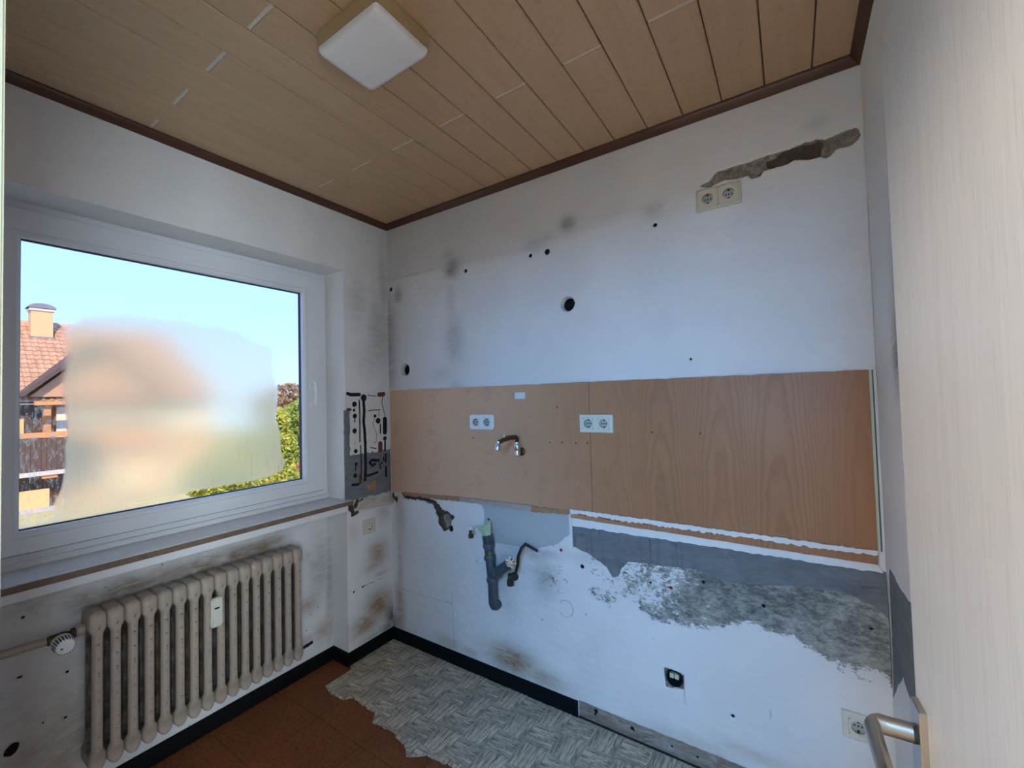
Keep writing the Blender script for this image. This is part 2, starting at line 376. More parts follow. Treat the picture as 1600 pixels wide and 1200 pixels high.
class Relief:
    """several fine grids (walls with their chases, holes and flaking as real relief) and plain boxes in one mesh"""
    def __init__(s): s.v = []; s.f = []; s.at = {}; s.n = 0; s.blocks = []
    def grid(s, a0, a1, b0, b1, step, pos, fn, skirt=0.0, flip=False):
        na = max(2, int(round((a1 - a0) / step)) + 1); nb = max(2, int(round((b1 - b0) / step)) + 1)
        A, B = np.meshgrid(np.linspace(a0, a1, na), np.linspace(b0, b1, nb), indexing='ij')
        a = A.ravel(); b = B.ravel(); h, at_ = fn(a, b)
        V = pos(a, b, h); base = s.n
        idx = np.arange(na * nb).reshape(na, nb) + base
        q = np.stack([idx[:-1, :-1], idx[1:, :-1], idx[1:, 1:], idx[:-1, 1:]], -1).reshape(-1, 4)
        if flip: q = q[:, ::-1]
        s.v.append(V); s.f.append(q); s.blocks.append((base, len(a), at_)); s.n += len(a)
        if skirt:
            ring = np.concatenate([idx[:, 0], idx[-1, 1:], idx[-2::-1, -1], idx[0, -2:0:-1]])
            loc = ring - base; V2 = pos(a[loc], b[loc], np.full(len(loc), -skirt)); k = len(ring)
            i2 = np.arange(k) + s.n; s.v.append(V2); s.n += k
            q = np.stack([ring, np.roll(ring, -1), np.roll(i2, -1), i2], -1)
            s.f.append(q[:, ::-1] if not flip else q)
        return s
    def box(s, a, b):
        mb = MB().box(a, b); s.v.append(np.array(mb.v)); s.f.append(np.array(mb.f) + s.n); s.n += 8; return s
    def build(s, name, mat, parent=None):
        V = np.concatenate(s.v); Q = np.concatenate(s.f)
        me = bpy.data.meshes.new(name); me.vertices.add(len(V)); me.vertices.foreach_set('co', V.astype(np.float32).ravel())
        me.loops.add(Q.size); me.loops.foreach_set('vertex_index', Q.astype(np.int32).ravel())
        me.polygons.add(len(Q)); me.polygons.foreach_set('loop_start', (np.arange(len(Q)) * 4).astype(np.int32))
        me.polygons.foreach_set('loop_total', np.full(len(Q), 4, np.int32))
        names = {k for _, _, d in s.blocks for k in d}
        for k in names:
            arr = np.zeros(len(V), np.float32)
            for base, n, d in s.blocks:
                if k in d: arr[base:base + n] = d[k]
            at_ = me.attributes.new(k, 'FLOAT', 'POINT'); at_.data.foreach_set('value', arr)
        me.materials.append(mat); me.update(calc_edges=True); me.validate()
        me.polygons.foreach_set('use_smooth', [True] * len(me.polygons)); me.set_sharp_from_angle(angle=math.radians(50))
        return link(name, me, parent)

# ------------------------------------------------------------------ back wall
def back_fn(x, z):
    A = {k: np.zeros(x.shape) for k in ('upper','skim','greying','stain','cement','flake','plaster','darkplaster','brown','glue','chip','hole','red','specks','streak')}
    h = (vnoise(x, z, 9, 1) - 0.5) * 0.003 + (vnoise(x, z, 55, 2) - 0.5) * 0.0012
    P = lambda pts: [bw(*p) for p in pts]
    rag = (vnoise(x, z, 60, 3) - 0.5) * 0.010 + (vnoise(x, z, 160, 4) - 0.5) * 0.005
    # the darker paint that was above the cupboards
    line = np.interp(x, [bw(605, 442)[0], bw(690, 420)[0], bw(830, 393)[0], bw(940, 352)[0], bw(1085, 300)[0], bw(1300, 215)[0]],
                     [bw(605, 442)[1], bw(690, 420)[1], bw(830, 393)[1], bw(940, 352)[1], bw(1085, 300)[1], bw(1300, 215)[1]])
    A['upper'] = np.clip((z - line) / 0.04 + 0.5, 0, 1) * np.clip((1.95 - x) / 0.5, 0.25, 1)
    # cable chase at the top right
    o = P(zo([(165,605),(235,565),(295,495),(380,465),(470,435),(600,395),(720,355),(800,330),(900,295),(980,265),(1080,235),(1150,235),(1270,185),(1385,140),(1410,160),(1428,190),(1410,235),(1350,280),(1230,310),(1200,340),(1180,370),(1150,380),(1110,365),(1040,385),(1000,395),(910,395),(840,435),(760,455),(715,462),(655,480),(640,520),(600,535),(575,540),(545,515),(500,535),(385,550),(375,545),(290,585),(245,608)], 1060, 170, .2))
    sd = sd_poly(x, z, o) + rag * 0.4
    A['plaster'] = np.maximum(A['plaster'], soft(sd, 0.006)); h -= soft(sd, 0.007) * 0.010 * (0.7 + 0.6 * vnoise(x, z, 40, 5))
    i = P(zo([(680,400),(705,395),(760,375),(800,335),(860,310),(960,280),(1100,240),(1140,250),(1120,300),(1110,350),(1040,385),(960,390),(900,395),(840,425),(715,458),(690,435)], 1060, 170, .2))
    sd = sd_poly(x, z, i) + rag * 0.4
    A['darkplaster'] = np.maximum(A['darkplaster'], soft(sd, 0.006)); h -= soft(sd, 0.008) * 0.008
    # pale skim under the splashback, cement band, flaking paint
    A['skim'] = soft(sd_poly(x, z, P([(748,783),(756,796),(757,830),(762,846),(800,852),(835,858),(872,850),(891,835),(893,800),(820,790)])), 0.05)
    c = P(zo([(92,700),(380,737),(700,790),(1000,850),(1300,897),(1450,912),(1455,1120),(1380,1060),(1260,1000),(1100,975),(900,965),(760,960),(620,900),(480,885),(400,872),(330,868),(300,900),(290,930),(262,935),(238,890),(165,835),(95,800)], 860, 560, .36663))
    A['cement'] = soft(sd_poly(x, z, c), 0.03)
    A['streak'] = np.clip((bw(1120, 880)[0] - x) / 0.4, 0.08, 0.85)
    fl = P([(905,852),(1005,862),(1036,868),(1088,872),(1140,888),(1262,896),(1322,908),(1366,925),(1400,935),(1400,1070),(1383,1046),(1352,1040),(1317,1035),(1278,1021),(1251,1000),(1228,985),(1197,985),(1166,973),(1143,978),(1127,986),(1077,992),(1057,984),(1030,980),(1000,965),(975,948),(940,925),(912,900)])
    sdf = sd_poly(x, z, fl)
    dens = np.interp(x, [bw(930,900)[0], bw(1000,920)[0], bw(1080,930)[0], bw(1150,950)[0], bw(1260,960)[0], bw(1390,1000)[0]], [0.45, 0.50, 0.54, 0.66, 0.76, 0.80])
    edge = np.clip(0.62 - sdf / 0.11, 0, 1) ** 0.7
    A['flake'] = dens * edge
    # scuffs and bare plaster around the pipes
    for (u, v, ru, rv, k) in [(868,905,40,46,.46),(905,880,40,30,.44),(940,930,40,18,.46),(870,860,34,16,.44),(848,950,34,36,.42),(1345,1052,36,14,.46),(960,955,30,10,.42),(975,900,34,20,.46)]:
        cx, cz = bw(u, v); A['flake'] = np.maximum(A['flake'], k * np.clip(1.3 * gauss(x, z, (cx, cz), ru / 330, rv / 330), 0, 1))
    h -= np.clip((A['flake'] - 0.3) * 5, 0, 1) * (vnoise(x, z, 120, 8) > 0.5) * 0.0012 + soft(sd_poly(x, z, c), 0.008) * 0.0015
    # chases broken open below the splashback corner
    for pts, dep in [([(400,240),(450,225),(530,235),(600,280),(690,310),(760,330),(850,370),(900,420),(960,490),(1040,540),(1095,570),(1090,610),(1070,660),(1060,700),(1030,750),(970,770),(910,710),(880,650),(875,580),(860,540),(820,470),(800,410),(740,390),(640,345),(570,360),(430,330)], 0.022),
                     ([(245,260),(300,250),(310,310),(350,310),(355,350),(325,400),(300,340),(275,400),(245,400)], 0.02)]:
        sd = sd_poly(x, z, P(zo(pts, 580, 740, .116667))) + rag * 1.3 + (vnoise(x, z, 260, 6) - 0.5) * 0.008
        A['darkplaster'] = np.maximum(A['darkplaster'], soft(sd, 0.006)); h -= soft(sd, 0.007) * dep * (0.4 + 0.9 * vnoise(x, z, 45, 9))
    sd = sd_poly(x, z, P(zo([(935,570),(990,540),(1030,600),(1060,650),(1040,700),(980,740),(950,660)], 580, 740, .116667)))
    A['plaster'] = np.maximum(A['plaster'], soft(sd, 0.006)); A['darkplaster'] *= 1 - soft(sd, 0.006)
    # plain drilled holes: (u, v, radius px, depth)
    for u, v, r, dep in [(1052,585,0,0)] + [(887,475,9.5,.05),(633,578,6,.05),(854,393,4,.012),(828,399,2.6,.01),(727,423,2.2,.01),(1023,351,3.2,.012),(1079,561,2.2,.01),(610,452,2.2,.01),(1193,948,3.5,.012),(909,886,3,.012),(1145,1120,3,.01),(703,826,4,.02),(1016,911,2,.006),(1099,910,3,.008),(766,857,2.2,.006),(1362,984,3,.01),(987,1140,3,.01),(930,1113,3,.008)]:
        if r == 0: continue
        cx, cz = bw(u, v); asp = 1.35 if r > 5 else 1.1
        q = at(u + r, v, 1, 0.0)[0] - cx; rr = abs(q)
        sd = np.hypot((x - cx), (z - cz)) - rr
        A['hole'] = np.maximum(A['hole'], soft(sd, 0.008)); h -= soft(sd, 0.007) * dep
    cx, cz = bw(887, 475); A['plaster'] = np.maximum(A['plaster'], soft(np.abs(np.hypot(x - cx, z - cz) - 0.033) - 0.002, 0.004) * 0.52)
    for u, v in [(1048,919),(876,860),(763,812)]:
        cx, cz = bw(u, v); sd = np.hypot(x - cx, z - cz) - 0.0075
        A['red'] = np.maximum(A['red'], soft(sd, 0.008)); h -= soft(sd, 0.008) * 0.006
    # mouth of the open socket box: square of missing plaster with a round hole
    sd = sd_poly(x, z, P([(1037,1043),(1049,1047),(1069,1056),(1069,1078),(1040,1074)])) + rag * 0.3
    A['plaster'] = np.maximum(A['plaster'], soft(sd, 0.006)); h -= soft(sd, 0.007) * 0.006
    cx, cz = bw(1053, 1062); sd = np.hypot(x - cx, z - cz) - 0.031
    A['hole'] = np.maximum(A['hole'], soft(sd, 0.007)); h -= soft(sd, 0.007) * 0.045
    # grey smudges: round marks, vertical band; wall also darker along the corner
    for u, v, ru, rv, k in [(706,419,13,15,.75),(886,349,12,12,.6),(836,380,18,14,.25),(850,372,14,10,.2),(709,530,16,34,.38),(705,470,9,40,.2),(712,605,12,10,.2),(690,585,22,14,.18),(621,462,9,14,.5),(1020,330,16,14,.28),(1030,322,8,5,.25),(700,398,10,8,.25),(1275,193,14,10,.22),(850,905,20,30,.45),(835,862,40,8,.4),(905,870,50,12,.15),(785,905,12,40,.22),(795,945,14,24,.18)]:
        cx, cz = bw(u, v); s_ = 1 / (F / (at(u, v, 1, 0.0) - CP).dot(RM[2])); A['greying'] = np.maximum(A['greying'], k * gauss(x, z, (cx, cz), ru * s_ * 1.15, rv * s_))
    A['greying'] = np.maximum(A['greying'], 0.50 * np.exp(-(x / 0.075) ** 2) * np.clip((z - 1.45) / 0.1, 0, 1) * np.clip((2.2 - z) / 0.25, 0, 1))
    # thin cracks and marks
    for pts in [[(622,918),(660,930),(706,943)],[(706,924),(710,1012)],[(609,438),(660,425),(735,407)],[(1069,1078),(1071,1100)],[(1203,1110),(1205,1122)],[(893,806),(893,858)]]:
        A['greying'] = np.maximum(A['greying'], 0.6 * soft(sd_line(x, z, P(pts), 0.0012), 0.004))
    cx, cz = bw(884, 951); A['greying'] = np.maximum(A['greying'], 0.7 * soft(np.abs(np.hypot((x - cx), (z - cz)) - 0.037) - 0.0012, 0.004) * (x > cx - 0.03))
    # damp stains at the foot of the wall and beside the corner
    for u, v, ru, rv, k in [(800,1032,44,24,1.0),(850,1060,38,16,.7),(700,1005,26,12,.45),(735,1020,22,9,.4),(625,950,10,45,.75),(624,800,12,60,.45),(625,880,6,60,.5),(690,880,8,90,.0),(980,1145,60,14,.3),(1075,1160,70,16,.35),(1180,1180,60,12,.3),(800,880,26,30,.3),(835,870,16,9,.35)]:
        cx, cz = bw(u, v); s_ = 1 / (F / (at(u, v, 1, 0.0) - CP).dot(RM[2])); A['stain'] = np.maximum(A['stain'], k * gauss(x, z, (cx, cz), ru * s_ * 1.1, rv * s_))
    A['greying'] = np.maximum(A['greying'], 0.8 * np.exp(-(x / 0.045) ** 2) * np.clip((0.19 - z) / 0.1, 0, 1))
    # bare foot of the wall where the skirting is gone
    foot = soft(z - HB - rag * 0.3, 0.006) * (x > 1.212)
    A['stain'] = np.maximum(A['stain'], foot * 0.45); A['greying'] = np.maximum(A['greying'], foot * 0.75); h += foot * -0.004
    for u in (930, 990, 1050, 1090):
        cx = bw(u, 1130 + (u - 930) * .4)[0]; A['hole'] = np.maximum(A['hole'], soft(np.hypot(x - cx, (z - 0.034)) - 0.006, 0.008) * 0.8)
    A['specks'] = np.clip((0.9 - z) / 0.3, 0.0, 0.8)
    return h, A
wb_ = Relief()
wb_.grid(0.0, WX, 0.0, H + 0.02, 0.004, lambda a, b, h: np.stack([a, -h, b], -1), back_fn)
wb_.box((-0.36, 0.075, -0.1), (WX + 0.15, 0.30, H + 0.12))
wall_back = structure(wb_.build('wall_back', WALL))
wall_back['label'] = 'white painted wall with torn chases, flaking grey cement and drilled holes'

# ------------------------------------------------------------------ window wall
def flat_fn(a, b):
    h = (vnoise(a + 5, b, 9, 11) - 0.5) * 0.003 + (vnoise(a, b, 55, 12) - 0.5) * 0.0012
    return h, {'specks': np.full(a.shape, 0.12), 'greying': np.zeros(a.shape)}
def pier_fn(y, z):
    A = {k: np.zeros(y.shape) for k in ('greying','stain','cement','plaster','darkplaster','brown','glue','chip','hole','specks','upper')}
    h = (vnoise(y + 5, z, 9, 11) - 0.5) * 0.003 + (vnoise(y, z, 55, 12) - 0.5) * 0.0012
    P = lambda pts: [lw(*p) for p in pts]
    G = lambda pts: P(zo(pts, 530, 600, 1 / 6))
    S6 = 0.31 / 63 / 6                                  # metres per sixth of a pixel, across
    ztop = lw(575, 612)[1]; zbot = lw(580, 775)[1]
    rag = (vnoise(y, z, 60, 13) - 0.5) * 0.012
    patch = soft(np.abs(z - (ztop + zbot) / 2) - (ztop - zbot) / 2 + rag, 0.008)
    zg = lw(570, 708)[1]
    A['cement'] = np.maximum(A['cement'], patch * soft(z - zg + rag, 0.012) * 0.9)
    A['greying'] = np.maximum(A['greying'], patch * 0.12)
    def stroke(key, pts, w, k=1.0):
        A[key][:] = np.maximum(A[key], k * soft(sd_line(y, z, G(pts), w * S6 * 0.55), 0.010))
    stroke('glue', [(230,110),(228,160),(235,250),(230,350),(240,450),(245,560),(245,680),(248,780),(240,900)], 20); stroke('glue', [(230,130)], 44)
    stroke('glue', [(188,150),(192,250),(195,400),(195,540)], 9); stroke('glue', [(200,575),(205,720),(205,890)], 8)
    for X, Y, r in [(143,190,34),(140,245,18),(147,300,30),(145,440,32),(155,630,26),(158,750,22),(150,860,28),(335,300,22),(365,345,38),(428,510,30),(400,740,14)]: stroke('glue', [(X, Y)], r)
    for pts, w in [([(147,310),(147,355)],8),([(158,750),(152,810)],8),([(385,380),(387,460)],10),([(428,330),(428,450)],34),([(430,540),(430,620)],14),([(436,660),(436,730)],14),([(438,780),(440,860)],16),([(370,715),(300,715),(285,740),(310,765),(335,750)],18),([(265,860),(310,845),(358,828)],15),([(378,750),(388,795)],9),([(125,945),(180,940)],16),([(415,690),(418,720)],12),([(80,90),(110,100),(190,100)],22)]: stroke('glue', pts, w)
    for pts, w in [([(265,105),(350,115)],5),([(265,255),(300,246),(385,240)],6),([(330,320),(315,380),(350,460),(348,540),(320,555)],4),([(385,560),(385,620)],34),([(290,595),(350,605)],6),([(150,450),(150,600)],3),([(375,100),(415,95)],30),([(410,110),(400,180),(430,300)],6),([(375,240),(370,300)],4),([(80,240),(105,240)],18),([(195,860),(200,920)],22)]: stroke('brown', pts, w)
    edge = soft(y - (YR + 0.028) + rag * 0.6, 0.008) * patch                                   # olive torn edge beside the reveal
    A['darkplaster'] = np.maximum(A['darkplaster'], 0.0 * edge); A['cement'] = np.maximum(A['cement'], edge * (z < zg + 0.25))
    low = soft(z - lw(560, 760)[1] + rag, 0.015) * soft(lw(560, 795)[1] - z + (y - YR) * -0.12 + 0.0, 0.02)
    A['stain'] = np.maximum(A['stain'], 0.55 * low)
    A['chip'] = np.maximum(A['chip'], soft(sd_poly(y, z, G([(258,945),(318,930),(320,900),(342,900),(345,985),(262,990)])), 0.005)); 
    A['glue'] = np.maximum(A['glue'], soft(sd_poly(y, z, G([(290,960),(330,930),(340,960),(325,985),(295,985)])), 0.008))
    # broken plaster under the sill end
    for pts, w in [([(547,790),(551,801)],2.2),([(559,783),(557,790)],2.0),([(550,806),(559,800)],1.2),([(566,780),(562,783)],1.2)]:
        sd = sd_line(y, z, P(pts), w * 0.0042) + rag; A['hole'] = np.maximum(A['hole'], soft(sd, 0.012) * 0.5); A['darkplaster'] = np.maximum(A['darkplaster'], soft(sd - 0.004, 0.012)); h -= soft(sd, 0.012) * 0.012
    for u, v, ru, rv, k in [(590,865,16,26,.8),(583,885,14,10,.6),(592,945,22,30,1.0),(572,975,22,20,.9),(552,830,8,18,.3),(600,800,14,22,.4),(575,790,24,8,.5),(590,770,20,5,.35)]:
        cy, cz = lw(u, v); A['stain'] = np.maximum(A['stain'], k * gauss(y, z, (cy, cz), ru * 0.0046, rv * 0.0031))
    for u, v, ru, rv, k in [(612,960,10,22,.9),(606,978,14,8,.8),(580,995,20,6,.5),(597,895,10,4,.4),(560,470,16,60,.26),(590,520,20,80,.36),(575,560,22,44,.28),(598,450,8,80,.3)]:
        cy, cz = lw(u, v); A['greying'] = np.maximum(A['greying'], k * gauss(y, z, (cy, cz), ru * 0.0046, rv * 0.0031))
    sd = sd_line(y, z, P([(545,925),(570,915),(590,906),(612,896)]), 0.0018) + rag * 0.25
    A['hole'] = np.maximum(A['hole'], soft(sd, 0.006) * 0.75)
    for u, v in [(553,925),(567,917)]:
        cy, cz = lw(u, v); A['hole'] = np.maximum(A['hole'], soft(np.hypot(y - cy, z - cz) - 0.006, 0.006))
    A['specks'] = np.clip((1.0 - z) / 0.2, 0.05, 1.0)
    return h, A
def niche_fn(y, z):
    A = {k: np.zeros(y.shape) for k in ('greying','stain','hole','specks','darkplaster')}
    h = (vnoise(y + 5, z, 9, 21) - 0.5) * 0.003 + (vnoise(y, z, 55, 22) - 0.5) * 0.0012
    P = lambda u, v: lw(u, v, XN)
    # grime carried up the wall above the radiator, darker tone behind it
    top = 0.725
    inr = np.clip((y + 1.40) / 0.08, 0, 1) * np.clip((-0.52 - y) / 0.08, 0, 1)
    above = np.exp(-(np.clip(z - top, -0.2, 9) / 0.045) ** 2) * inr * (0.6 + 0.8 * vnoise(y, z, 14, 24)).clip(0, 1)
    A['greying'] = np.maximum(A['greying'], 0.7 * above)
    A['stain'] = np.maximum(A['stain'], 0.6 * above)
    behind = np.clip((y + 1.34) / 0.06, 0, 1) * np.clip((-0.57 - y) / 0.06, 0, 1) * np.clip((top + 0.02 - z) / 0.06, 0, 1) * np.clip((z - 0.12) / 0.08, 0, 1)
    A['greying'] = np.maximum(A['greying'], 0.85 * behind)
    left = np.exp(-((y + 1.37) / 0.05) ** 2) * (z < 0.55)
    A['stain'] = np.maximum(A['stain'], 0.6 * left * np.clip((0.6 - z) / 0.4, 0, 1))
    for u, v, ru, rv, k in [(500,880,20,60,.45),(515,900,8,110,.5),(488,865,24,16,.3),(30,1110,20,60,.25)]:
        cy, cz = P(u, v); A['greying'] = np.maximum(A['greying'], k * gauss(y, z, (cy, cz), ru * 0.004, rv * 0.0032))  # greyer patches, strongest beside the pier
    for u, v, ru, rv, k in [(483,945,14,14,.6),(505,985,14,18,.55),(110,1160,30,50,.55),(60,1180,30,30,.4),(480,1000,14,8,.4),(20,950,60,14,.3)]:
        cy, cz = P(u, v); A['stain'] = np.maximum(A['stain'], k * gauss(y, z, (cy, cz), ru * 0.004, rv * 0.0032))
    for pts, r in [([(476,1012),(487,1005)], 0.011),([(16,1175),(20,1170)], 0.016),([(27,1060),(33,1058)], 0.006),([(105,1050)], 0.006),([(36,966)], 0.005),([(102,1122)],0.005),([(67,1131)],0.004)]:
        sd = sd_line(y, z, [P(*p) for p in pts], r) + (vnoise(y, z, 90, 23) - 0.5) * 0.006
        A['hole'] = np.maximum(A['hole'], soft(sd, 0.010) * 0.85); h -= soft(sd, 0.01) * 0.008
    for u, v in [(481,868),(485,960),(497,949),(478,985)]:
        cy, cz = P(u, v); A['hole'] = np.maximum(A['hole'], soft(np.hypot(y - cy, z - cz) - 0.004, 0.006) * 0.9)
    A['specks'] = np.full(y.shape, 1.0); A['greying'] = np.maximum(A['greying'], 0.16 * vnoise(y, z, 11, 25))
    return h, A
XO = -0.34
wl = Relief()
posL = lambda x0: (lambda a, b, h: np.stack([x0 + h, a, b], -1))
wl.grid(YR, 0.0, 0.0, H + 0.02, 0.003, posL(0.0), pier_fn, 0.03)
wl.grid(YF - 0.1, YR, ZT, H + 0.02, 0.010, posL(0.0), flat_fn, 0.03)
wl.grid(YF - 0.1, YL, 0.0, ZT, 0.010, posL(0.0), flat_fn, 0.03)
wl.grid(YL, YR, 0.0, ZS, 0.005, posL(XN), niche_fn)
wl.box((XO, YR, -0.1), (-0.03, 0.30, H + 0.12)); wl.box((XO, YF - 0.12, ZT), (-0.03, YR, H + 0.12)); wl.box((XO, YF - 0.12, -0.1), (-0.03, YL, ZT))
wl.box((XO, YL, -0.1), (XN - 0.03, YR, ZS - 0.002))
wall_left = structure(wl.build('wall_left', WALL))

# ------------------------------------------------------------------ right and front walls
def right_fn(y, z):
    A = {k: np.zeros(y.shape) for k in ('greying','stain','cement','specks')}
    h = (vnoise(y, z, 9, 31) - 0.5) * 0.003
    R = lambda u, v: tuple(at(u, v, 0, WX)[1:])
    A['cement'] = soft(sd_poly(y, z, [R(1389,886), R(1405,915), R(1424,944), R(1440,985), R(1440,1060), R(1427,1115), R(1412,1060), R(1396,1090)]) + (vnoise(y, z, 40, 32) - .5) * .01, 0.02) * 0.9
    A['greying'] = 0.5 * gauss(y, z, (R(1400, 560)), 0.05, 0.10) + 0.35 * gauss(y, z, R(1400, 480), 0.04, 0.15)
    return h, A
wr_ = Relief(); wr_.grid(YF - 0.1, 0.0, 0.0, H + 0.02, 0.006, lambda a, b, h: np.stack([WX - h, a, b], -1), right_fn, flip=True)
wr_.box((WX + 0.01, YF - 0.12, -0.1), (WX + 0.16, 0.30, H + 0.12))
structure(wr_.build('wall_right', WALL))
XJ = 1.369; XH = 2.262; ZD = 2.02
wf = MB().box((-0.03, YF - 0.12, -0.1), (XJ - 0.03, YF, H + 0.12)).box((XH + 0.0, YF - 0.12, -0.1), (WX + 0.01, YF, H + 0.12)).box((XJ - 0.03, YF - 0.12, ZD), (XH, YF, H + 0.12))
structure(wf.build('wall_front', WALL))

# ------------------------------------------------------------------ floor
floor = structure(MB().box((-0.36, -3.7, -0.12), (3.4, 0.3, -0.006)).build('floor', plain('dark_screed', (0.05, 0.035, 0.025), 0.9)))
T0x, T0y, TS = 0.51, -0.62, 0.30
k = 0
for i in range(-3, 7):
    for j in range(-8, 4):
        x0, y0 = T0x + i * TS, T0y + j * TS; x1, y1 = x0 + TS, y0 + TS
        x0 = max(x0, XN - 0.02); x1 = min(x1, WX); y1 = min(y1, -0.02); y0 = max(y0, -1.98)
        if x1 - x0 < 0.01 or y1 - y0 < 0.01: continue
        g = 0.0014; dz = random.uniform(-0.0004, 0.0004)
        MB().box((x0 + g, y0 + g, -0.006), (x1 - g, y1 - g, dz)).build('floor_tile', TILE, floor)
# grey vinyl: strips laid in basket weave, torn off along an uneven line
def edge_y(x):
    pts = [(-0.05,-0.30),(0.03,-0.315),(0.045,-0.33),(0.055,-0.49),(0.20,-0.50),(0.24,-0.455),(0.42,-0.47),(0.45,-0.515),(0.55,-0.50),(0.66,-0.52),(0.72,-0.555),(0.78,-0.515),(0.88,-0.50),(1.2,-0.52),(2.3,-0.52)]
    return float(np.interp(x, [p[0] for p in pts], [p[1] for p in pts]))
xs = np.linspace(0.012, WX, 140)
lower = [(float(x), edge_y(x) + random.uniform(-0.006, 0.006)) for x in xs]
sheet = MB().prism([(0.012, -0.012)] + lower + [(WX, -0.012)], lambda a, b, d: (a, b, d), 0.0006, 0.0030).build('vinyl_sheet', VINYL, floor)
sheet['label'] = 'torn grey vinyl floor covering with basket-weave relief'
BS = 0.117; NF = 5; fw = BS / NF
def block_mesh(x0, y0, horiz, clip):
    V = []; Fc = []; ax = []; tone = []; jt = []
    for q in range(NF):
        L0, L1 = 0.0, BS
        c = q * fw + 0.0012; d = (q + 1) * fw - 0.0012; nseg = 6
        us = [L0 + 0.0012 + (L1 - L0 - 0.0024) * s / nseg for s in range(nseg + 1)]
        keep = []
        for uu in us:
            px, py = (x0 + uu, y0 + (c + d) / 2) if horiz else (x0 + (c + d) / 2, y0 + uu)
            keep.append(not clip or (edge_y(px) + 0.004 < py < -0.0125 and 0.012 < px < WX - 0.005))
        us = [u_ for u_, kk in zip(us, keep) if kk]
        if len(us) < 2: continue
        tn = random.random(); o = len(V)
        for u_ in us:
            zt = 0.0044 + random.uniform(-0.0007, 0.0009)
            for wv_, zz in ((c, 0.0028), (c + 0.003, zt), (d - 0.003, zt + random.uniform(-0.0004, 0.0004)), (d, 0.0028)):
                V.append((u_, wv_, zz) if horiz else (wv_, u_, zz)); ax.append(1.0 if horiz else 0.0); tone.append(tn); jt.append(1.0 if zz < 0.003 else 0.0)
        for s in range(len(us) - 1):
            for t_ in range(3):
                a = o + s * 4 + t_; f_ = (a, a + 4, a + 5, a + 1) ; Fc.append(f_ if not horiz else f_)
    if not Fc: return None
    me = bpy.data.meshes.new('vinyl_tile'); me.from_pydata(V, [], Fc); me.materials.append(VINYL)
    bm = bmesh.new(); bm.from_mesh(me); bmesh.ops.recalc_face_normals(bm, faces=bm.faces)
    for f_ in bm.faces:
        if f_.normal.z < 0: f_.normal_flip()
    bm.to_mesh(me); bm.free()
    for nm, arr in (('along_x', ax), ('tone', tone), ('joint', jt)):
        me.attributes.new(nm, 'FLOAT', 'POINT').data.foreach_set('value', arr)
    return me
variants = {h_: [block_mesh(0, 0, h_, False) for _ in range(4)] for h_ in (True, False)}
for i in range(0, 20):
    for j in range(0, 6):
        x0 = 0.02 + i * BS; y1 = -0.014 - j * BS; y0 = y1 - BS; hz = (i + j) % 2 == 0
        full = all(edge_y(x0 + s * BS) + 0.008 < y0 for s in (0, .25, .5, .75, 1)) and x0 + BS < WX
        me = random.choice(variants[hz]) if full else block_mesh(x0, y0, hz, True)
        if me: link('vinyl_tile', me, sheet, (x0, y0, 0))

# ------------------------------------------------------------------ ceiling
ceiling = structure(MB().box((-0.36, -3.7, H + 0.012), (3.4, 0.3, H + 0.12)).build('ceiling', plain('ceiling_backing', (0.07, 0.048, 0.028), 0.9)))
JOINT = plain('pale_joint_tongue', (0.62, 0.58, 0.50), 0.5)
seams = [2.022 - 0.1371 * k for k in range(-1, 15)] + [0.0, WX]
seams = sorted(s for s in seams if 0.0 <= s <= WX)
plank_cache = {}
def plank(x0, x1, y0, y1):
    key = (round(x1 - x0, 3), round(y1 - y0, 3)); g = 0.0016
    if key not in plank_cache:
        w = x1 - x0; l = y1 - y0
        mb = MB(); r = 0.0028
        prof = [(g, H + 0.011), (g, H + r), (g + r, H), (w - g - r, H), (w - g, H + r), (w - g, H + 0.011)]
        mb.prism(prof, lambda a, b, d: (a, d, b), 0.0, l); plank_cache[key] = mb.mesh('ceiling_plank', PLANK)
    link('ceiling_plank', plank_cache[key], ceiling, (x0, y0, 0))
for i, (a, b) in enumerate(zip(seams[:-1], seams[1:])):
    kk = round((2.022 - b) / 0.1371)
    js = [-0.523] if kk % 2 == 1 else [-1.168]
    ys = [0.0] + js + [YF]
    for p, q in zip(ys[:-1], ys[1:]):
        y1 = p - (0.006 if p != 0 else 0); y0 = q + (0.006 if q != YF else 0)
        plank(a, b, y0, y1)
    for jy in js: MB().box((a + 0.004, jy - 0.006, H + 0.003), (b - 0.004, jy + 0.006, H + 0.011)).build('joint_strip', JOINT, ceiling)
def moulding(name, p0, p1, inward):
    p0 = Vector(p0); p1 = Vector(p1); n_ = Vector(inward); prof = [(0, 0), (0, -0.030), (0.006, -0.030), (0.012, -0.024), (0.022, -0.014), (0.028, -0.006), (0.028, 0)]
    mb = MB(); n = len(prof); vs = [p + n_ * a + Vector((0, 0, H + b)) for p in (p0, p1) for a, b in prof]
    mb.add(vs, [tuple(range(n)), tuple(range(n, 2 * n))] + [(i, (i + 1) % n, n + (i + 1) % n, n + i) for i in range(n)])
    return structure(mb.build(name, TRIM, smooth=40))
moulding('trim_1', (0, 0, 0), (WX, 0, 0), (0, -1, 0)); moulding('trim_2', (0, YF, 0), (0, 0, 0), (1, 0, 0))
moulding('trim_3', (WX, YF, 0), (WX, 0, 0), (-1, 0, 0)); moulding('trim_4', (0, YF, 0), (WX, YF, 0), (0, 1, 0))

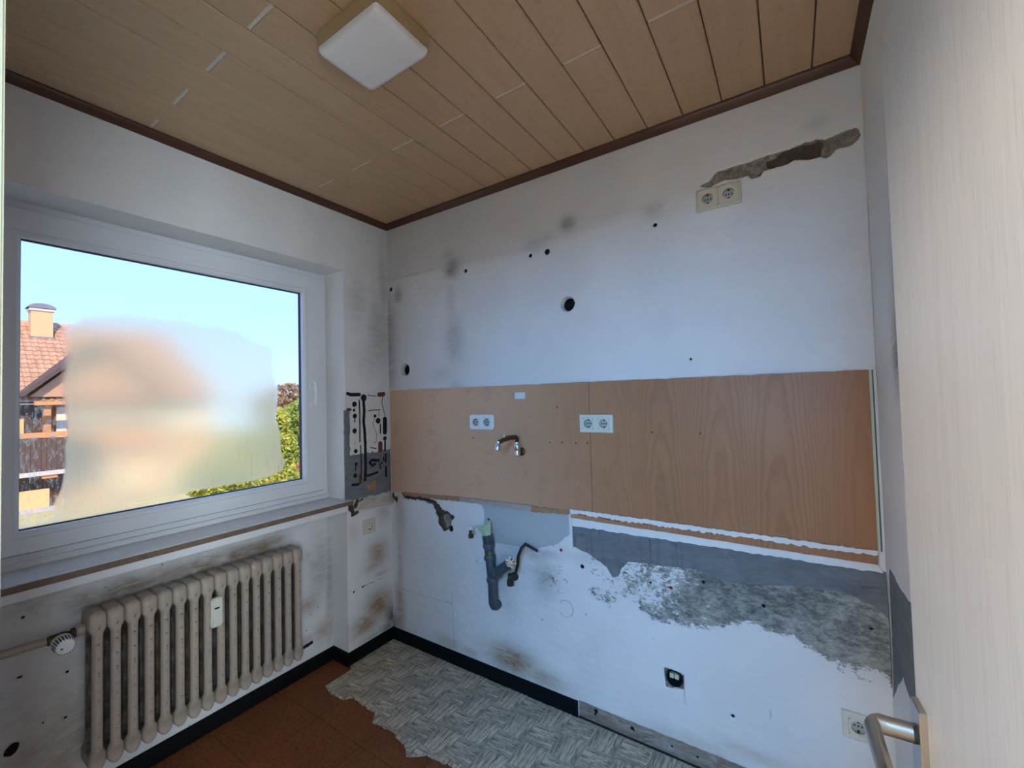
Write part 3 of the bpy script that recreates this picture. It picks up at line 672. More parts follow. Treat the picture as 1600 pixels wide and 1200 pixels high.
# skirting
def skirt_prof(mb, p0, p1, nrm):
    prof = [(0.0, 0.0), (0.013, 0.0), (0.013, 0.05), (0.010, 0.064), (0.004, HB), (0.0, HB)]
    p0 = Vector(p0); p1 = Vector(p1); n_ = Vector(nrm); n = len(prof)
    vs = [p + n_ * a + Vector((0, 0, b)) for p in (p0, p1) for a, b in prof]
    mb.add(vs, [tuple(range(n)), tuple(range(n, 2 * n))] + [(i, (i + 1) % n, n + (i + 1) % n, n + i) for i in range(n)])
mb = MB(); skirt_prof(mb, (0.0, -0.002, 0.0), (1.212, -0.002, 0.0), (0, -1, 0)); structure(mb.build('baseboard_back', BLACK, smooth=30))
mb = MB(); skirt_prof(mb, (0.002, YR - 0.013, 0), (0.002, 0, 0), (1, 0, 0)); skirt_prof(mb, (XN, YR - 0.001, 0), (0.002, YR - 0.001, 0), (0, -1, 0)); skirt_prof(mb, (XN + 0.002, YL, 0), (XN + 0.002, YR, 0), (1, 0, 0))
structure(mb.build('baseboard_left', BLACK, smooth=30))

# ------------------------------------------------------------------ window
win = bpy.data.objects.new('window_1', None); COL.objects.link(win); structure(win)
XF = -0.175                                             # room face of the fixed frame
gy0, gz0 = lw(28.5, 828, -0.205)[0], 0.0
GY0 = -1.470; GY1 = -0.446; GZ0 = 1.012; GZ1 = 2.038     # visible glass
def ring(mb, y0, y1, z0, z1, y2, y3, z2, z3, xa, xb, bev=0.0):
    """mitred frame between outer (y0..z1) and inner (y2..z3) rectangles, from xa to xb (room side), inner edge sloped by bev"""
    o = [(y0, z0), (y1, z0), (y1, z1), (y0, z1)]; i = [(y2, z2), (y3, z2), (y3, z3), (y2, z3)]
    ib = [(y2 - bev, z2 - bev), (y3 + bev, z2 - bev), (y3 + bev, z3 + bev), (y2 - bev, z3 + bev)]
    vs = [(xa, a, b) for a, b in o] + [(xb, a, b) for a, b in o] + [(xb, a, b) for a, b in ib] + [(xb - bev * 0.8, a, b) for a, b in i] + [(xa, a, b) for a, b in i]
    fs = []
    for L in range(4):
        for k_ in range(4): fs.append((L*4+k_, L*4+(k_+1) % 4, L*4+4+(k_+1) % 4, L*4+4+k_))
    for k_ in range(4): fs.append((16+k_, 16+(k_+1) % 4, (k_+1) % 4, k_))
    mb.add(vs, fs)
FB = 0.908
mb = MB(); ring(mb, YL - 0.02, YR + 0.004, FB - 0.02, ZT + 0.01, YL + 0.06, YR - 0.05, FB + 0.06, ZT - 0.06, -0.245, XF)
mb.build('window_frame', WHITE_PVC, win, bevel=0.0015)
SY0, SY1, SZ0, SZ1 = YL + 0.028, YR - 0.030, FB + 0.030, ZT - 0.028
mb = MB(); ring(mb, SY0, SY1, SZ0, SZ1, GY0 - 0.02, GY1 + 0.02, GZ0 - 0.02, GZ1 + 0.02, -0.235, XF + 0.016)
sash = mb.build('window_sash', WHITE_PVC, win, bevel=0.003)
mb = MB(); ring(mb, SY0 - 0.005, SY1 + 0.005, SZ0 - 0.005, SZ1 + 0.005, SY0 + 0.004, SY1 - 0.004, SZ0 + 0.004, SZ1 - 0.004, XF - 0.004, XF + 0.0018)
mb.build('sash_gap_line', plain('dark_gap_line', (0.03, 0.035, 0.045), 0.7), win)  # dark ring drawn in for the shaded gap round the sash
mb = MB(); ring(mb, GY0 - 0.02, GY1 + 0.02, GZ0 - 0.02, GZ1 + 0.02, GY0, GY1, GZ0, GZ1, -0.215, XF + 0.010, 0.010)
mb.build('glazing_bead', WHITE_PVC, sash, bevel=0.0008)
mb = MB(); ring(mb, GY0 - 0.006, GY1 + 0.006, GZ0 - 0.006, GZ1 + 0.006, GY0 + 0.0035, GY1 - 0.0035, GZ0 + 0.0035, GZ1 - 0.0035, -0.214, -0.1965)
mb.build('rubber_seal', SEAL, sash)
def glass_material():
    t = NT('fogged_window_glass'); t.t.nodes.remove(t.b)
    fog0 = t.attr('fog'); drip = t.attr('drip')
    st = t.noise(1, 4, 0.6, t.map((1, 90, 5))); sp = t.noise(150, 3, 0.6); cl = t.noise(7, 4, 0.6)
    fog = t.ramp(t.math('ADD', fog0, t.math('MULTIPLY', t.math('SUBTRACT', cl, 0.5), 0.25)), 0.25, 0.72)
    clear = t.math('MULTIPLY', t.ramp(st, 0.58, 0.70), drip)
    fog = t.math('MULTIPLY', fog, t.math('SUBTRACT', 1.0, t.math('MULTIPLY', clear, 0.45)))
    fog = t.math('MULTIPLY', fog, t.ramp(sp, 0.70, 0.78, 1.0, 0.75))
    dirt = t.math('MULTIPLY', t.attr('smear'), t.ramp(t.noise(38, 5, 0.75, t.map((1, 2.4, 0.8))), 0.47, 0.62))
    clr = t.n('ShaderNodeBsdfTransparent', Color=(0.96, 0.975, 0.97)).outputs[0]
    gl = t.n('ShaderNodeBsdfGlossy', Roughness=0.02).outputs[0]
    fr = t.n('ShaderNodeFresnel', IOR=1.45).outputs[0]
    pane = t.n('ShaderNodeMixShader', i0=t.math('MULTIPLY', fr, 0.6), i1=clr, i2=gl).outputs[0]
    rf = t.n('ShaderNodeBsdfRefraction', Color=(0.98, 0.90, 0.68), Roughness=0.34, IOR=1.13).outputs[0]
    tl = t.n('ShaderNodeBsdfTranslucent', Color=(1.0, 0.92, 0.62)).outputs[0]
    fg = t.n('ShaderNodeMixShader', i0=0.30, i1=rf, i2=tl).outputs[0]
    fg = t.n('ShaderNodeMixShader', i0=0.08, i1=fg, i2=clr).outputs[0]
    out = t.n('ShaderNodeMixShader', i0=fog, i1=pane, i2=fg).outputs[0]
    out = t.n('ShaderNodeMixShader', i0=t.math('MULTIPLY', dirt, 0.40), i1=out, i2=tl).outputs[0]
    t.t.links.new(out, t.o.inputs['Surface']); return t.m
GLASS = glass_material()
XG = -0.205
fogpoly = [lw(u, v, XG) for u, v in [(103,512),(135,497),(200,492),(290,500),(370,520),(425,545),(433,600),(433,670),(438,705),(446,722),(444,737),(420,746),(330,762),(200,786),(90,803),(84,790),(100,735),(104,690),(98,640),(101,580)]]
def fog_fn(y, z):
    sd = sd_poly(y, z, fogpoly) + (vnoise(y, z, 14, 41) - 0.5) * 0.02
    w = np.clip(0.03 + (z - 1.35) * 0.22, 0.025, 0.16)
    fog = np.clip(0.5 - sd / w, 0, 1)
    ylo = lw(110, 700, XG)[0]
    smear = np.clip((ylo + 0.03 - y) / 0.06, 0, 1) * np.clip((1.52 - z) / 0.1, 0, 1)
    fog = np.maximum(fog, 0.75 * np.clip(0.5 - (z - 1.050 + (vnoise(y, z, 20, 42) - .5) * .05) / 0.05, 0, 1) * np.clip((-1.12 - y) / 0.2 + .5, 0, 1))
    return np.zeros(y.shape), {'fog': fog, 'drip': np.clip((1.30 - z) / 0.2, 0, 1), 'smear': smear}
pr = Relief()
pr.grid(GY0 - 0.004, GY1 + 0.004, GZ0 - 0.004, GZ1 + 0.004, 0.01, lambda a, b, h: np.stack([np.full(a.shape, XG), a, b], -1), fog_fn)
pr.grid(GY0 - 0.004, GY1 + 0.004, GZ0 - 0.004, GZ1 + 0.004, 0.01, lambda a, b, h: np.stack([np.full(a.shape, XG - 0.004), a, b], -1), lambda a, b: (fog_fn(a, b)[0], {k: v for k, v in fog_fn(a, b)[1].items() if k != 'smear'}), flip=True)
pane = pr.build('window_pane', GLASS, win); pane['label'] = 'large pane clouded by condensation in its middle'
# handle
hy, hz = lw(487, 600, XF + 0.016)
mb = MB(); mb.box((XF + 0.016, hy - 0.015, hz - 0.035), (XF + 0.026, hy + 0.015, hz + 0.035))
hb = mb.build('handle_plate', WHITE_PLASTIC, sash, bevel=0.004)
mb = MB(); mb.tube([(XF + 0.022, hy, hz + 0.008), (XF + 0.05, hy, hz + 0.008), (XF + 0.058, hy, hz), (XF + 0.060, hy + 0.002, hz - 0.05), (XF + 0.054, hy, hz - 0.115)], [0.010, 0.010, 0.010, 0.009, 0.007], 12)
mb.build('window_handle', WHITE_PLASTIC, sash, smooth=50)
# sill: white stone slab with a bare brown front edge, lower frame ledge, mortar lip
mb = MB(); mb.box((-0.235, YL - 0.02, ZS - 0.024), (0.030, YR + 0.02, ZS)); 
sill = mb.build('window_sill', STONE, win, bevel=0.002)
mb = MB(); mb.box((0.0302, YL - 0.02, ZS - 0.0245), (0.0325, YR + 0.02, ZS - 0.003)); mb.build('sill_edge', plain('worn_sill_edge', (0.17, 0.115, 0.08), 0.7, var=0.5, scale=30), sill)
mb = MB(); mb.box((-0.18, YL, ZS), (-0.152, YR, ZS + 0.020)); mb.build('window_ledge', WHITE_PVC, win, bevel=0.004)
mb = MB(); mb.box((XN - 0.01, YL, ZS - 0.058), (0.020, YR - 0.004, ZS - 0.0245)); mb.build('mortar_bed', WALL, sill, bevel=0.004)

# ------------------------------------------------------------------ door
dd = Vector((0.0604, -0.9982, 0)); dn = Vector((-0.9982, -0.0604, 0))      # along the leaf to the hinge, out of its room face
P0 = Vector((2.1987, -0.8786, 0)); LW = 0.80; ZTOP = 1.985
door = bpy.data.objects.new('door_1', None); COL.objects.link(door); structure(door); door.location = (P0.x, P0.y, 0)
def dp(s, h_, off): return dd * s + dn * off + Vector((0, 0, h_))
def dbox(mb, s0, s1, z0, z1, o0, o1):
    return mb.add([dp(s, h_, o) for h_ in (z0, z1) for s, o in ((s0, o0), (s1, o0), (s1, o1), (s0, o1))],
                  [(0,3,2,1),(4,5,6,7),(0,1,5,4),(1,2,6,5),(2,3,7,6),(3,0,4,7)])
dbox(MB(), 0, LW, 0.012, ZTOP, -0.024, 0.0).build('door_leaf', DOOR, door, bevel=0.003)
dbox(MB(), 0.013, LW - 0.01, 0.012, ZTOP - 0.013, -0.040, -0.0235).build('door_rebate', DOOR, door)
PS0, PS1 = 0.012, 0.054; PT = 0.968
plt = dbox(MB(), PS0, PS1, PT - 0.235, PT, 0.0, 0.009).build('handle_plate', NICKEL, door, bevel=0.0012)
LZ = PT - 0.043; LS = 0.033
mb = MB(); mb.lathe([(0.013, 0.0), (0.013, 0.004)], dp(LS, LZ, 0.009), dn); mb.build('handle_collar', DARK, plt)
def lever():
    mb = MB(); n = 16; rings = []
    def ell(c, a, b, ra, rb): return [c + a * (ra * math.cos(t)) + b * (rb * math.sin(t)) for t in [2 * math.pi * (k_ + .5) / n for k_ in range(n)]]
    Z = Vector((0, 0, 1)); path = [(LS, 0.009), (LS, 0.055), (LS + 0.001, 0.060), (LS + 0.125, 0.068)]
    r0 = [dp(LS, LZ, 0.010), dp(LS, LZ, 0.046)]
    def sq(c, a, ra, rb): return ell(c, a, Z, ra, rb)
    R_ = [sq(dp(LS, LZ, 0.010), dd, 0.0110, 0.0135), sq(dp(LS, LZ, 0.040), dd, 0.0110, 0.0135), sq(dp(LS, LZ, 0.052), (dd * 0.9 + dn * 0.3).normalized(), 0.0125, 0.0138), 
          sq(dp(LS + 0.004, LZ, 0.060), (dd + dn).normalized(), 0.0165, 0.0138), sq(dp(LS + 0.016, LZ - 0.0005, 0.061), dn, 0.0108, 0.0136), sq(dp(LS + 0.06, LZ - 0.001, 0.062), dn, 0.0100, 0.0130), sq(dp(LS + 0.118, LZ - 0.002, 0.063), dn, 0.0098, 0.0126), sq(dp(LS + 0.124, LZ - 0.002, 0.063), dn, 0.005, 0.008)]
    vs = [p for r_ in R_ for p in r_]
    fs = [(i*n+k_, i*n+(k_+1) % n, (i+1)*n+(k_+1) % n, (i+1)*n+k_) for i in range(len(R_)-1) for k_ in range(n)] + [tuple(range(n))[::-1], tuple((len(R_)-1)*n+k_ for k_ in range(n))]
    mb.add(vs, fs); return mb
lever().build('door_handle', NICKEL, plt, smooth=45)
mb = MB(); mb.lathe([(0.0075, 0.0), (0.0075, 0.0012)], dp(LS, PT - 0.115, 0.009), dn); mb.build('keyhole', DARK, plt)
for zz in (0.25, 1.72): MB().tube([dp(LW + 0.004, zz, 0.004), dp(LW + 0.004, zz + 0.08, 0.004)], 0.007).build('door_hinge', NICKEL, door, smooth=40)
# door frame: lining and architraves round the opening
df = bpy.data.objects.new('door_2', None); df.name = 'trim_5'; COL.objects.link(df); structure(df)
MB().box((XJ - 0.03, YF - 0.12, 0), (XJ, YF, ZD)).box((XJ - 0.075, YF, 0), (XJ, YF + 0.018, ZD + 0.06)).build('left_jamb', FRAME_PAINT, df, bevel=0.002)
MB().box((XJ, YF - 0.12, ZD - 0.0), (XH, YF, ZD + 0.03)).box((XJ, YF, ZD), (XH, YF + 0.018, ZD + 0.06)).build('head_jamb', FRAME_PAINT, df, bevel=0.002)

# ------------------------------------------------------------------ hall behind the camera
hallw = MB().box((0.3, -3.72, -0.1), (0.4, YF - 0.12, H + 0.12)).box((3.3, -3.72, -0.1), (3.4, YF - 0.12, H + 0.12)).box((0.3, -3.82, -0.1), (3.4, -3.72, H + 0.12)).box((WX + 0.01, YF - 0.12, -0.1), (3.4, YF, H + 0.12))
structure(hallw.build('wall_hall', plain('hall_wall_paint', (0.70, 0.70, 0.70), 0.9)))
structure(MB().box((0.4, -3.72, -0.006), (3.3, -1.985, 0.0)).build('floor_hall', plain('hall_floor', (0.56, 0.34, 0.18), 0.6)))
structure(MB().box((0.4, -3.72, H - 0.002), (3.3, YF - 0.12, H + 0.012)).build('ceiling_hall', plain('hall_ceiling_paint', (0.75, 0.75, 0.75), 0.9)))

# ------------------------------------------------------------------ splashback panels
zt0, zt1 = 1.490, 1.487
ZPB = lambda x: float(np.interp(x, [0.0, 0.2, 0.554, 1.0, 1.205, 1.21, WX], [0.877, 0.884, 0.904, 0.911, 0.909, 0.912, 0.914]))
XSEAM = bw(924, 700)[0]
def panel_mesh(x0, x1, hole=None):
    mb = MB(); T = 0.006
    xs_ = sorted({x0, x1, *(np.linspace(x0, x1, int((x1 - x0) / 0.03) + 2)[1:-1].tolist()), *([hole[0], hole[1]] if hole else [])})
    top = [1.4895 + (random.uniform(-0.0025, 0.0015) if x > 1.0 and random.random() < 0.5 else 0) for x in xs_]
    bot = [ZPB(x) + random.uniform(-0.002, 0.002) for x in xs_]
    hz_ = [hole[2], hole[3]] if hole else []
    rows = []
    for x, t_, b_ in zip(xs_, top, bot): rows.append([b_] + hz_ + [t_])
    nr = len(rows[0]); V = [(x, -0.0028, z) for x, r in zip(xs_, rows) for z in r] + [(x, -0.0028 - T, z) for x, r in zip(xs_, rows) for z in r]
    off = len(xs_) * nr; skip = set()
    if hole:
        for i in range(len(xs_) - 1):
            if xs_[i] >= hole[0] - 1e-6 and xs_[i + 1] <= hole[1] + 1e-6: skip.add((i, 1))
    cells = [(i, j) for i in range(len(xs_) - 1) for j in range(nr - 1) if (i, j) not in skip]; cs = set(cells); Fs = []
    for i, j in cells:
        a, b, c, d = i*nr+j, (i+1)*nr+j, (i+1)*nr+j+1, i*nr+j+1
        Fs += [(a+off, b+off, c+off, d+off), (d, c, b, a)]
        for (ni, nj), (p, q) in (((i-1, j), (d, a)), ((i+1, j), (b, c)), ((i, j-1), (a, b)), ((i, j+1), (c, d))):
            if (ni, nj) not in cs: Fs.append((p, q, q + off, p + off))
    mb.add(V, Fs); return mb
hx0, hz1 = bw(804, 613); hx1, hz0 = bw(822, 623)
left_p = thing('splashback_panel', 'pale beech splashback board from the corner behind the tap, with a rectangular cut-out', 'splashback', group=None)
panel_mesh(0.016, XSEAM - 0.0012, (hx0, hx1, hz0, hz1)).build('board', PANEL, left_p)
TORN = plain('torn_chipboard_edge', (0.36, 0.20, 0.11), 0.85, var=0.4, scale=60, bump=0.4)
def ragged(pts_top, pts_bot, n, amp, y0, y1, seed=0):
    r = random.Random(seed); mb = MB(); P_ = []
    for s in range(n + 1):
        t = s / n
        xt = pts_top[0][0] + (pts_top[1][0] - pts_top[0][0]) * t; zt = pts_top[0][1] + (pts_top[1][1] - pts_top[0][1]) * t
        xb = pts_bot[0][0] + (pts_bot[1][0] - pts_bot[0][0]) * t; zb = pts_bot[0][1] + (pts_bot[1][1] - pts_bot[0][1]) * t
        P_.append((xt, zt + r.uniform(-amp, amp) * 0.5, xb, zb + r.uniform(-amp, amp)))
    V = []; 
    for xt, zt, xb, zb in P_: V += [(xt, y0, zt), (xb, y0, zb), (xt, y1, zt), (xb, y1, zb)]
    Fs = [(1, 0, 2, 3), (n*4, n*4+1, n*4+3, n*4+2)]
    for s in range(n):
        a = s * 4; b = a + 4; Fs += [(a+2, b+2, b+3, a+3), (a, a+1, b+1, b), (a, b, b+2, a+2), (a+1, a+3, b+3, b+1)]
    return mb.add(V, Fs)
ragged((bw(632,768), bw(720,776)), (bw(632,773), bw(720,783)), 24, 0.004, -0.0026, -0.012, 1).build('torn_edge', TORN, left_p)
ragged((bw(720,776), bw(832,789)), (bw(720,782), bw(832,799)), 28, 0.003, -0.0026, -0.013, 2).build('torn_edge', plain('peeled_edge_paper', (0.40, 0.33, 0.28), 0.8, var=0.35, scale=50), left_p)
ragged((bw(832,790), bw(892,797)), (bw(832,799), bw(892,803)), 14, 0.003, -0.0026, -0.011, 3).build('torn_edge', TORN, left_p)
right_p = thing('splashback_panel', 'long deeper-toned beech splashback board reaching the right-hand wall, cathedral grain', 'splashback')
XPR = WX - 0.020
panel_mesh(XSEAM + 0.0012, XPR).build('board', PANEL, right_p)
MB().box((XPR + 0.001, -0.0028, 0.915), (XPR + 0.0085, -0.007, 1.4885)).build('end_strip', plain('pale_end_strip', (0.50, 0.52, 0.40), 0.5), right_p)
MB().box((XPR + 0.0086, -0.0028, 0.915), (XPR + 0.012, -0.0045, 1.4885)).build('dark_gap', plain('dark_gap_fill', (0.05, 0.075, 0.06), 0.7), right_p)  # dark strip laid in for the shaded gap at the wall
# rest of the worktop upstand below it
ups = thing('worktop_upstand', 'narrow leftover beech strip with ragged white sealant under the right splashback board', 'wood strip')
xa, za = bw(893, 799); xb, zb = bw(1385, 868); xc, zc = bw(893, 808); xd, zd = bw(1387, 885)
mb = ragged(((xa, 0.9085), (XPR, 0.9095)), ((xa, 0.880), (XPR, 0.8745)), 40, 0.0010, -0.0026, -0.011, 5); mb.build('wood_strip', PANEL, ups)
ragged(((xa, 0.9195), (XPR, 0.9185)), ((xa, 0.899), (XPR, 0.9035)), 120, 0.0042, -0.0116, -0.0150, 6).build('sealant_line', MORTAR, ups)
ragged(((xa, zc - 0.001), (XPR, zd + 0.001)), ((xa, zc - 0.036), (XPR + 0.012, zd - 0.022)), 60, 0.003, -0.0022, -0.0050, 7).build('sealant_band', MORTAR, ups)
MB().box((xa - 0.008, -0.0026, bw(893, 856)[1]), (xa + 0.004, -0.010, za + 0.006)).build('upright_strip', MORTAR, ups)
RAGC = plain('rusty_tear', (0.25, 0.09, 0.05), 0.8, var=0.4, scale=60)
for u, v, du in [(912,803,14),(945,808,18),(965,812,8),(1010,817,7)]:
    x1_, z1_ = bw(u, v); w_ = du / 2 / 330
    ragged(((x1_ - w_, z1_ + 0.003), (x1_ + w_, z1_ + 0.001)), ((x1_ - w_, z1_ - 0.003), (x1_ + w_, z1_ - 0.005)), 6, 0.003, -0.0151, -0.0160, int(u)).build('torn_patch', RAGC, ups)
# screw holes along the boards: small dark screws left in the boards
SCREW = plain('dark_screw', (0.03, 0.025, 0.02), 0.5, 0.6)
sc_me = MB().lathe([(0.0035, 0.0), (0.0035, 0.0010), (0.0022, 0.0016)], (0, 0, 0), (0, -1, 0), 10).mesh('screw', SCREW, smooth=40)
for par, lst in ((left_p, [(861,691),(880,691),(901,692),(919,692),(741,684),(872,636)]), (right_p, [(1020,675),(1095,677)])):
    for u, v in lst:
        x_, z_ = bw(u, v); link('screw', sc_me, par, (x_, -0.0088, z_))

# ------------------------------------------------------------------ sockets
def socket_insert(mb, cx, cz, s, y, r=0.0195, depth=0.011, n=32, mi=0, mcup=1):
    """square plate with a round recessed cup, facing -y"""
    h_ = s / 2; sqp = []; ci = []
    for k_ in range(n):
        a = 2 * math.pi * (k_ + .5) / n; c, s_ = math.cos(a), math.sin(a); mx = max(abs(c), abs(s_))
        sqp.append((cx + h_ * c / mx, y, cz + h_ * s_ / mx)); ci.append((cx + r * c, y, cz + r * s_))
    back = [(p[0], y + 0.0035, p[2]) for p in sqp]; lo = [(p[0], y + depth, p[2]) for p in ci]
    V = sqp + ci + lo + back; q = lambda o1, o2: [(o1 + k_, o1 + (k_+1) % n, o2 + (k_+1) % n, o2 + k_) for k_ in range(n)]
    mb.add(V, q(0, n) + q(3 * n, 0), mi); mb.add(V, q(n, 2 * n) + [tuple(range(2*n, 3*n))], mcup)
pin_me = MB().lathe([(0.0026, 0.0), (0.0026, 0.0006)], (0, 0, 0), (0, -1, 0), 10).mesh('pin_hole', DARK)
clip_me = MB().box((-0.0035, -0.006, -0.004), (0.0035, 0, 0.001)).mesh('earth_clip', plain('earth_clip_metal', (0.10, 0.09, 0.07), 0.4, 0.8))
def make_socket(label, mat, corners, gangs, group, thick=0.011, bev=0.002, round_=0.0, name='wall_socket', yoff=0.0, s=0.050, pitch=0.071):
    """corners: x0, x1, z0, z1 on the back wall plane y=0, local -y towards the room"""
    x0, x1, z0, z1 = corners; cx = (x0 + x1) / 2; cz = (z0 + z1) / 2; w = x1 - x0; h_ = z1 - z0
    t = thing(name, label, 'socket', (cx, yoff, cz), group)
    pitch = pitch if gangs == 2 else 0; cs = [(-pitch / 2), (pitch / 2)] if gangs == 2 else [0.0]
    mb = MB(); r = max(round_, 0.003)
    out = []
    for qx, qz, a0 in ((w/2 - r, h_/2 - r, 0), (-w/2 + r, h_/2 - r, 90), (-w/2 + r, -h_/2 + r, 180), (w/2 - r, -h_/2 + r, 270)):
        for k_ in range(7): a = math.radians(a0 + 15 * k_); out.append((qx + r * math.cos(a), qz + r * math.sin(a)))
    # frame = stacked outlines with a soft shoulder, open over each insert
    lv = [(1.0, 0.0), (1.0, -thick + 0.003), (1 - 0.0022 / (h_ / 2), -thick + 0.0008), (1 - 0.005 / (h_ / 2), -thick)]
    V = [(a * (1 - (1 - k_) * h_ / w), y_, b * k_) for k_, y_ in lv for a, b in out]; n = len(out)
    Fs = [(i*n+k_, i*n+(k_+1) % n, (i+1)*n+(k_+1) % n, (i+1)*n+k_) for i in range(3) for k_ in range(n)]
    mb.add(V, Fs)
    bm_top = [V[3*n + k_] for k_ in range(n)]
    # face with square openings, triangulated
    bm = bmesh.new(); loops = [[bm.verts.new(p) for p in bm_top]]
    for c in cs: loops.append([bm.verts.new((c + a, -thick, b)) for a, b in ((-s/2, -s/2), (s/2, -s/2), (s/2, s/2), (-s/2, s/2))])
    es = []
    for L in loops:
        for a, b in zip(L, L[1:] + L[:1]): es.append(bm.edges.new((a, b)))
    bmesh.ops.triangle_fill(bm, use_beauty=True, use_dissolve=False, edges=es)
    bm.verts.index_update(); mb.add([v.co[:] for v in bm.verts], [tuple(v.index for v in f.verts) for f in bm.faces]); bm.free()
    for c in cs:
        V = [(c + a, y_, b) for y_ in (-thick, -thick + 0.004) for a, b in ((-s/2, -s/2), (s/2, -s/2), (s/2, s/2), (-s/2, s/2))]
        mb.add(V, [(k_, (k_+1) % 4, 4 + (k_+1) % 4, 4 + k_) for k_ in range(4)])
    mb.build('socket_frame', mat, t)
    for c in cs:
        ib = MB(); socket_insert(ib, c, 0, s - 0.0014, -thick - 0.0004, r=0.0193, depth=0.0105)
        ins = ib.build('socket_insert', [mat, CUP_GREY], t, smooth=35, fix=False)
        for a in (-0.0095, 0.0095, 0.0): link('pin_hole', pin_me, ins, (c + a, -thick + 0.0100, 0))
        link('earth_clip', clip_me, ins, (c, -thick + 0.0101, 0.0165)); o = link('earth_clip', clip_me, ins, (c, -thick + 0.0101, -0.0165)); o.rotation_euler = (0, math.pi, 0)
    return t
make_socket('cream double socket high on the wall under the long plaster chase', CREAM_PLASTIC, (1.780, 1.935, 2.124, 2.206), 2, None, thick=0.014, s=0.0705, pitch=0.0718)
make_socket('small white double socket with rounded corners, above the tap', WHITE_PLASTIC, (0.641, 0.795, 1.266, 1.344), 2, None, round_=0.016, yoff=-0.0088)
make_socket('square-cornered white double socket on the seam of the two splashback boards', IVORY_PLASTIC, (1.268, 1.421, 1.267, 1.345), 2, None, yoff=-0.0088)
x0s, z1s = bw(1314.5, 1106)
make_socket('cream single socket low on the wall beside the door handle', IVORY_PLASTIC, (x0s, x0s + 0.083, z1s - 0.083, z1s), 1, None)
pw = make_socket('single socket on the narrow stained wall right of the window', CREAM_PLASTIC, (0, 0.081, 0, 0.081), 1, None, thick=0.010)
cy, cz = lw(576.5, 822); pw.rotation_euler = (0, 0, math.radians(90)); pw.location = (0.0, cy, cz)
# open flush box in the wall
jx, jz = bw(1053, 1062)
jb = thing('open_socket_box', 'open round flush box with two beige connectors sunk in a plaster hole', 'socket box', (jx, 0, jz))
MB().lathe([(0.0305, 0.004), (0.0305, 0.030), (0.0285, 0.030), (0.0285, 0.004), (0.0305, 0.004)], (0, 0, 0), (0, 1, 0), 28, caps=False).build('box_rim', plain('black_box_plastic', (0.015, 0.015, 0.017), 0.5), jb, smooth=40)
for dx in (-0.011, 0.008): MB().box((dx - 0.008, 0.012, -0.004), (dx + 0.008, 0.03, 0.014)).build('connector', CREAM_PLASTIC, jb, bevel=0.001)

# ------------------------------------------------------------------ wall tap
tx, tz = bw(817, 705)
tap = thing('wall_tap', 'old wall tap with chrome swivel and tarnished brass spout below the small socket', 'tap', (tx, -0.0088, tz))
MB().lathe([(0.020, 0.0), (0.020, 0.006), (0.013, 0.012), (0.012, 0.03)], (0, 0, 0), (0, -1, 0)).build('wall_flange', BRASS, tap, smooth=40)
MB().lathe([(0.015, 0.0), (0.0155, 0.012), (0.013, 0.016), (0.013, 0.026), (0.0155, 0.030), (0.0155, 0.048), (0.013, 0.052), (0.012, 0.062)], (0, -0.042, -0.012), (0, 0, 1)).build('swivel_body', CHROME, tap, smooth=40)
MB().tube([(0, -0.02, 0), (0, -0.05, 0)], 0.011).build('inlet', CHROME, tap, smooth=40)
MB().tube([(0, -0.042, 0.045), (0, -0.043, 0.066), (-0.003, -0.052, 0.074), (-0.012, -0.10, 0.074), (-0.020, -0.135, 0.066), (-0.024, -0.158, 0.060)], [0.010, 0.011, 0.0125, 0.012, 0.0105, 0.010]).build('spout', BRASS, tap, smooth=50)
MB().lathe([(0.009, 0.0), (0.009, 0.012), (0.0115, 0.016), (0.0135, 0.040), (0.0115, 0.042)], (-0.024, -0.160, 0.066), (-0.1, -0.1, -1)).build('nozzle', CHROME, tap, smooth=40)
MB().tube([(-0.016, -0.125, 0.072), (-0.016, -0.125, 0.094)], [0.004, 0.0025]).build('bleed_pin', CHROME, tap, smooth=40)

# ------------------------------------------------------------------ waste pipe
wx, wz = bw(777, 950)
wp = thing('waste_pipe', 'grey plastic waste pipe with Y-branch standing off the wall under the splashback', 'pipe', (wx, 0, wz))
PO = -0.037                                             # axis distance from the wall
rP = 0.0245
def vpt(u, v, y): p = at(u, v, 1, y); return Vector((p[0] - wx, y, p[2] - wz))
b0 = vpt(771, 940, PO); b1 = vpt(769.5, 905, PO); u1 = vpt(765.5, 872, PO); u2 = vpt(763, 848, PO)
# bottom elbow turning into the wall
arc = [Vector((b0.x, 0.0, b0.z - 0.026)), Vector((b0.x, PO + 0.020, b0.z - 0.026)), Vector((b0.x, PO + 0.009, b0.z - 0.021)), Vector((b0.x, PO + 0.002, b0.z - 0.009)), b0, b1]
MB().tube(arc, rP, 20).build('elbow', GREY_PIPE, wp, smooth=50)
def collar(c, ax, l=0.022, name='collar', par=None):
    MB().lathe([(rP, -l/2), (rP + 0.005, -l/2 + 0.002), (rP + 0.006, 0), (rP + 0.005, l/2 - 0.004), (rP + 0.002, l/2), (rP, l/2)], c, ax, 24).build(name, GREY_PIPE, par or wp, smooth=40)
axu = (u2 - b1).normalized()
MB().tube([b1, u1, u2], rP, 20).build('upright_pipe', GREY_PIPE, wp, smooth=50)
collar(b1, axu); collar(u1 + axu * 0.004, axu)
collar(u2 - axu * 0.012, axu); MB().lathe([(rP, 0), (rP + 0.003, 0.004), (rP + 0.0035, 0.04), (rP, 0.042), (rP - 0.002, 0.042), (rP - 0.002, 0.02)], u2 - axu * 0.002, axu, 24).build('socket_mouth', GREY_PIPE, wp, smooth=40)
top_end = u2 + axu * 0.038
e1 = vpt(797, 880, PO - 0.045)
bs = b1 + axu * 0.012; dirb = (e1 - bs).normalized()
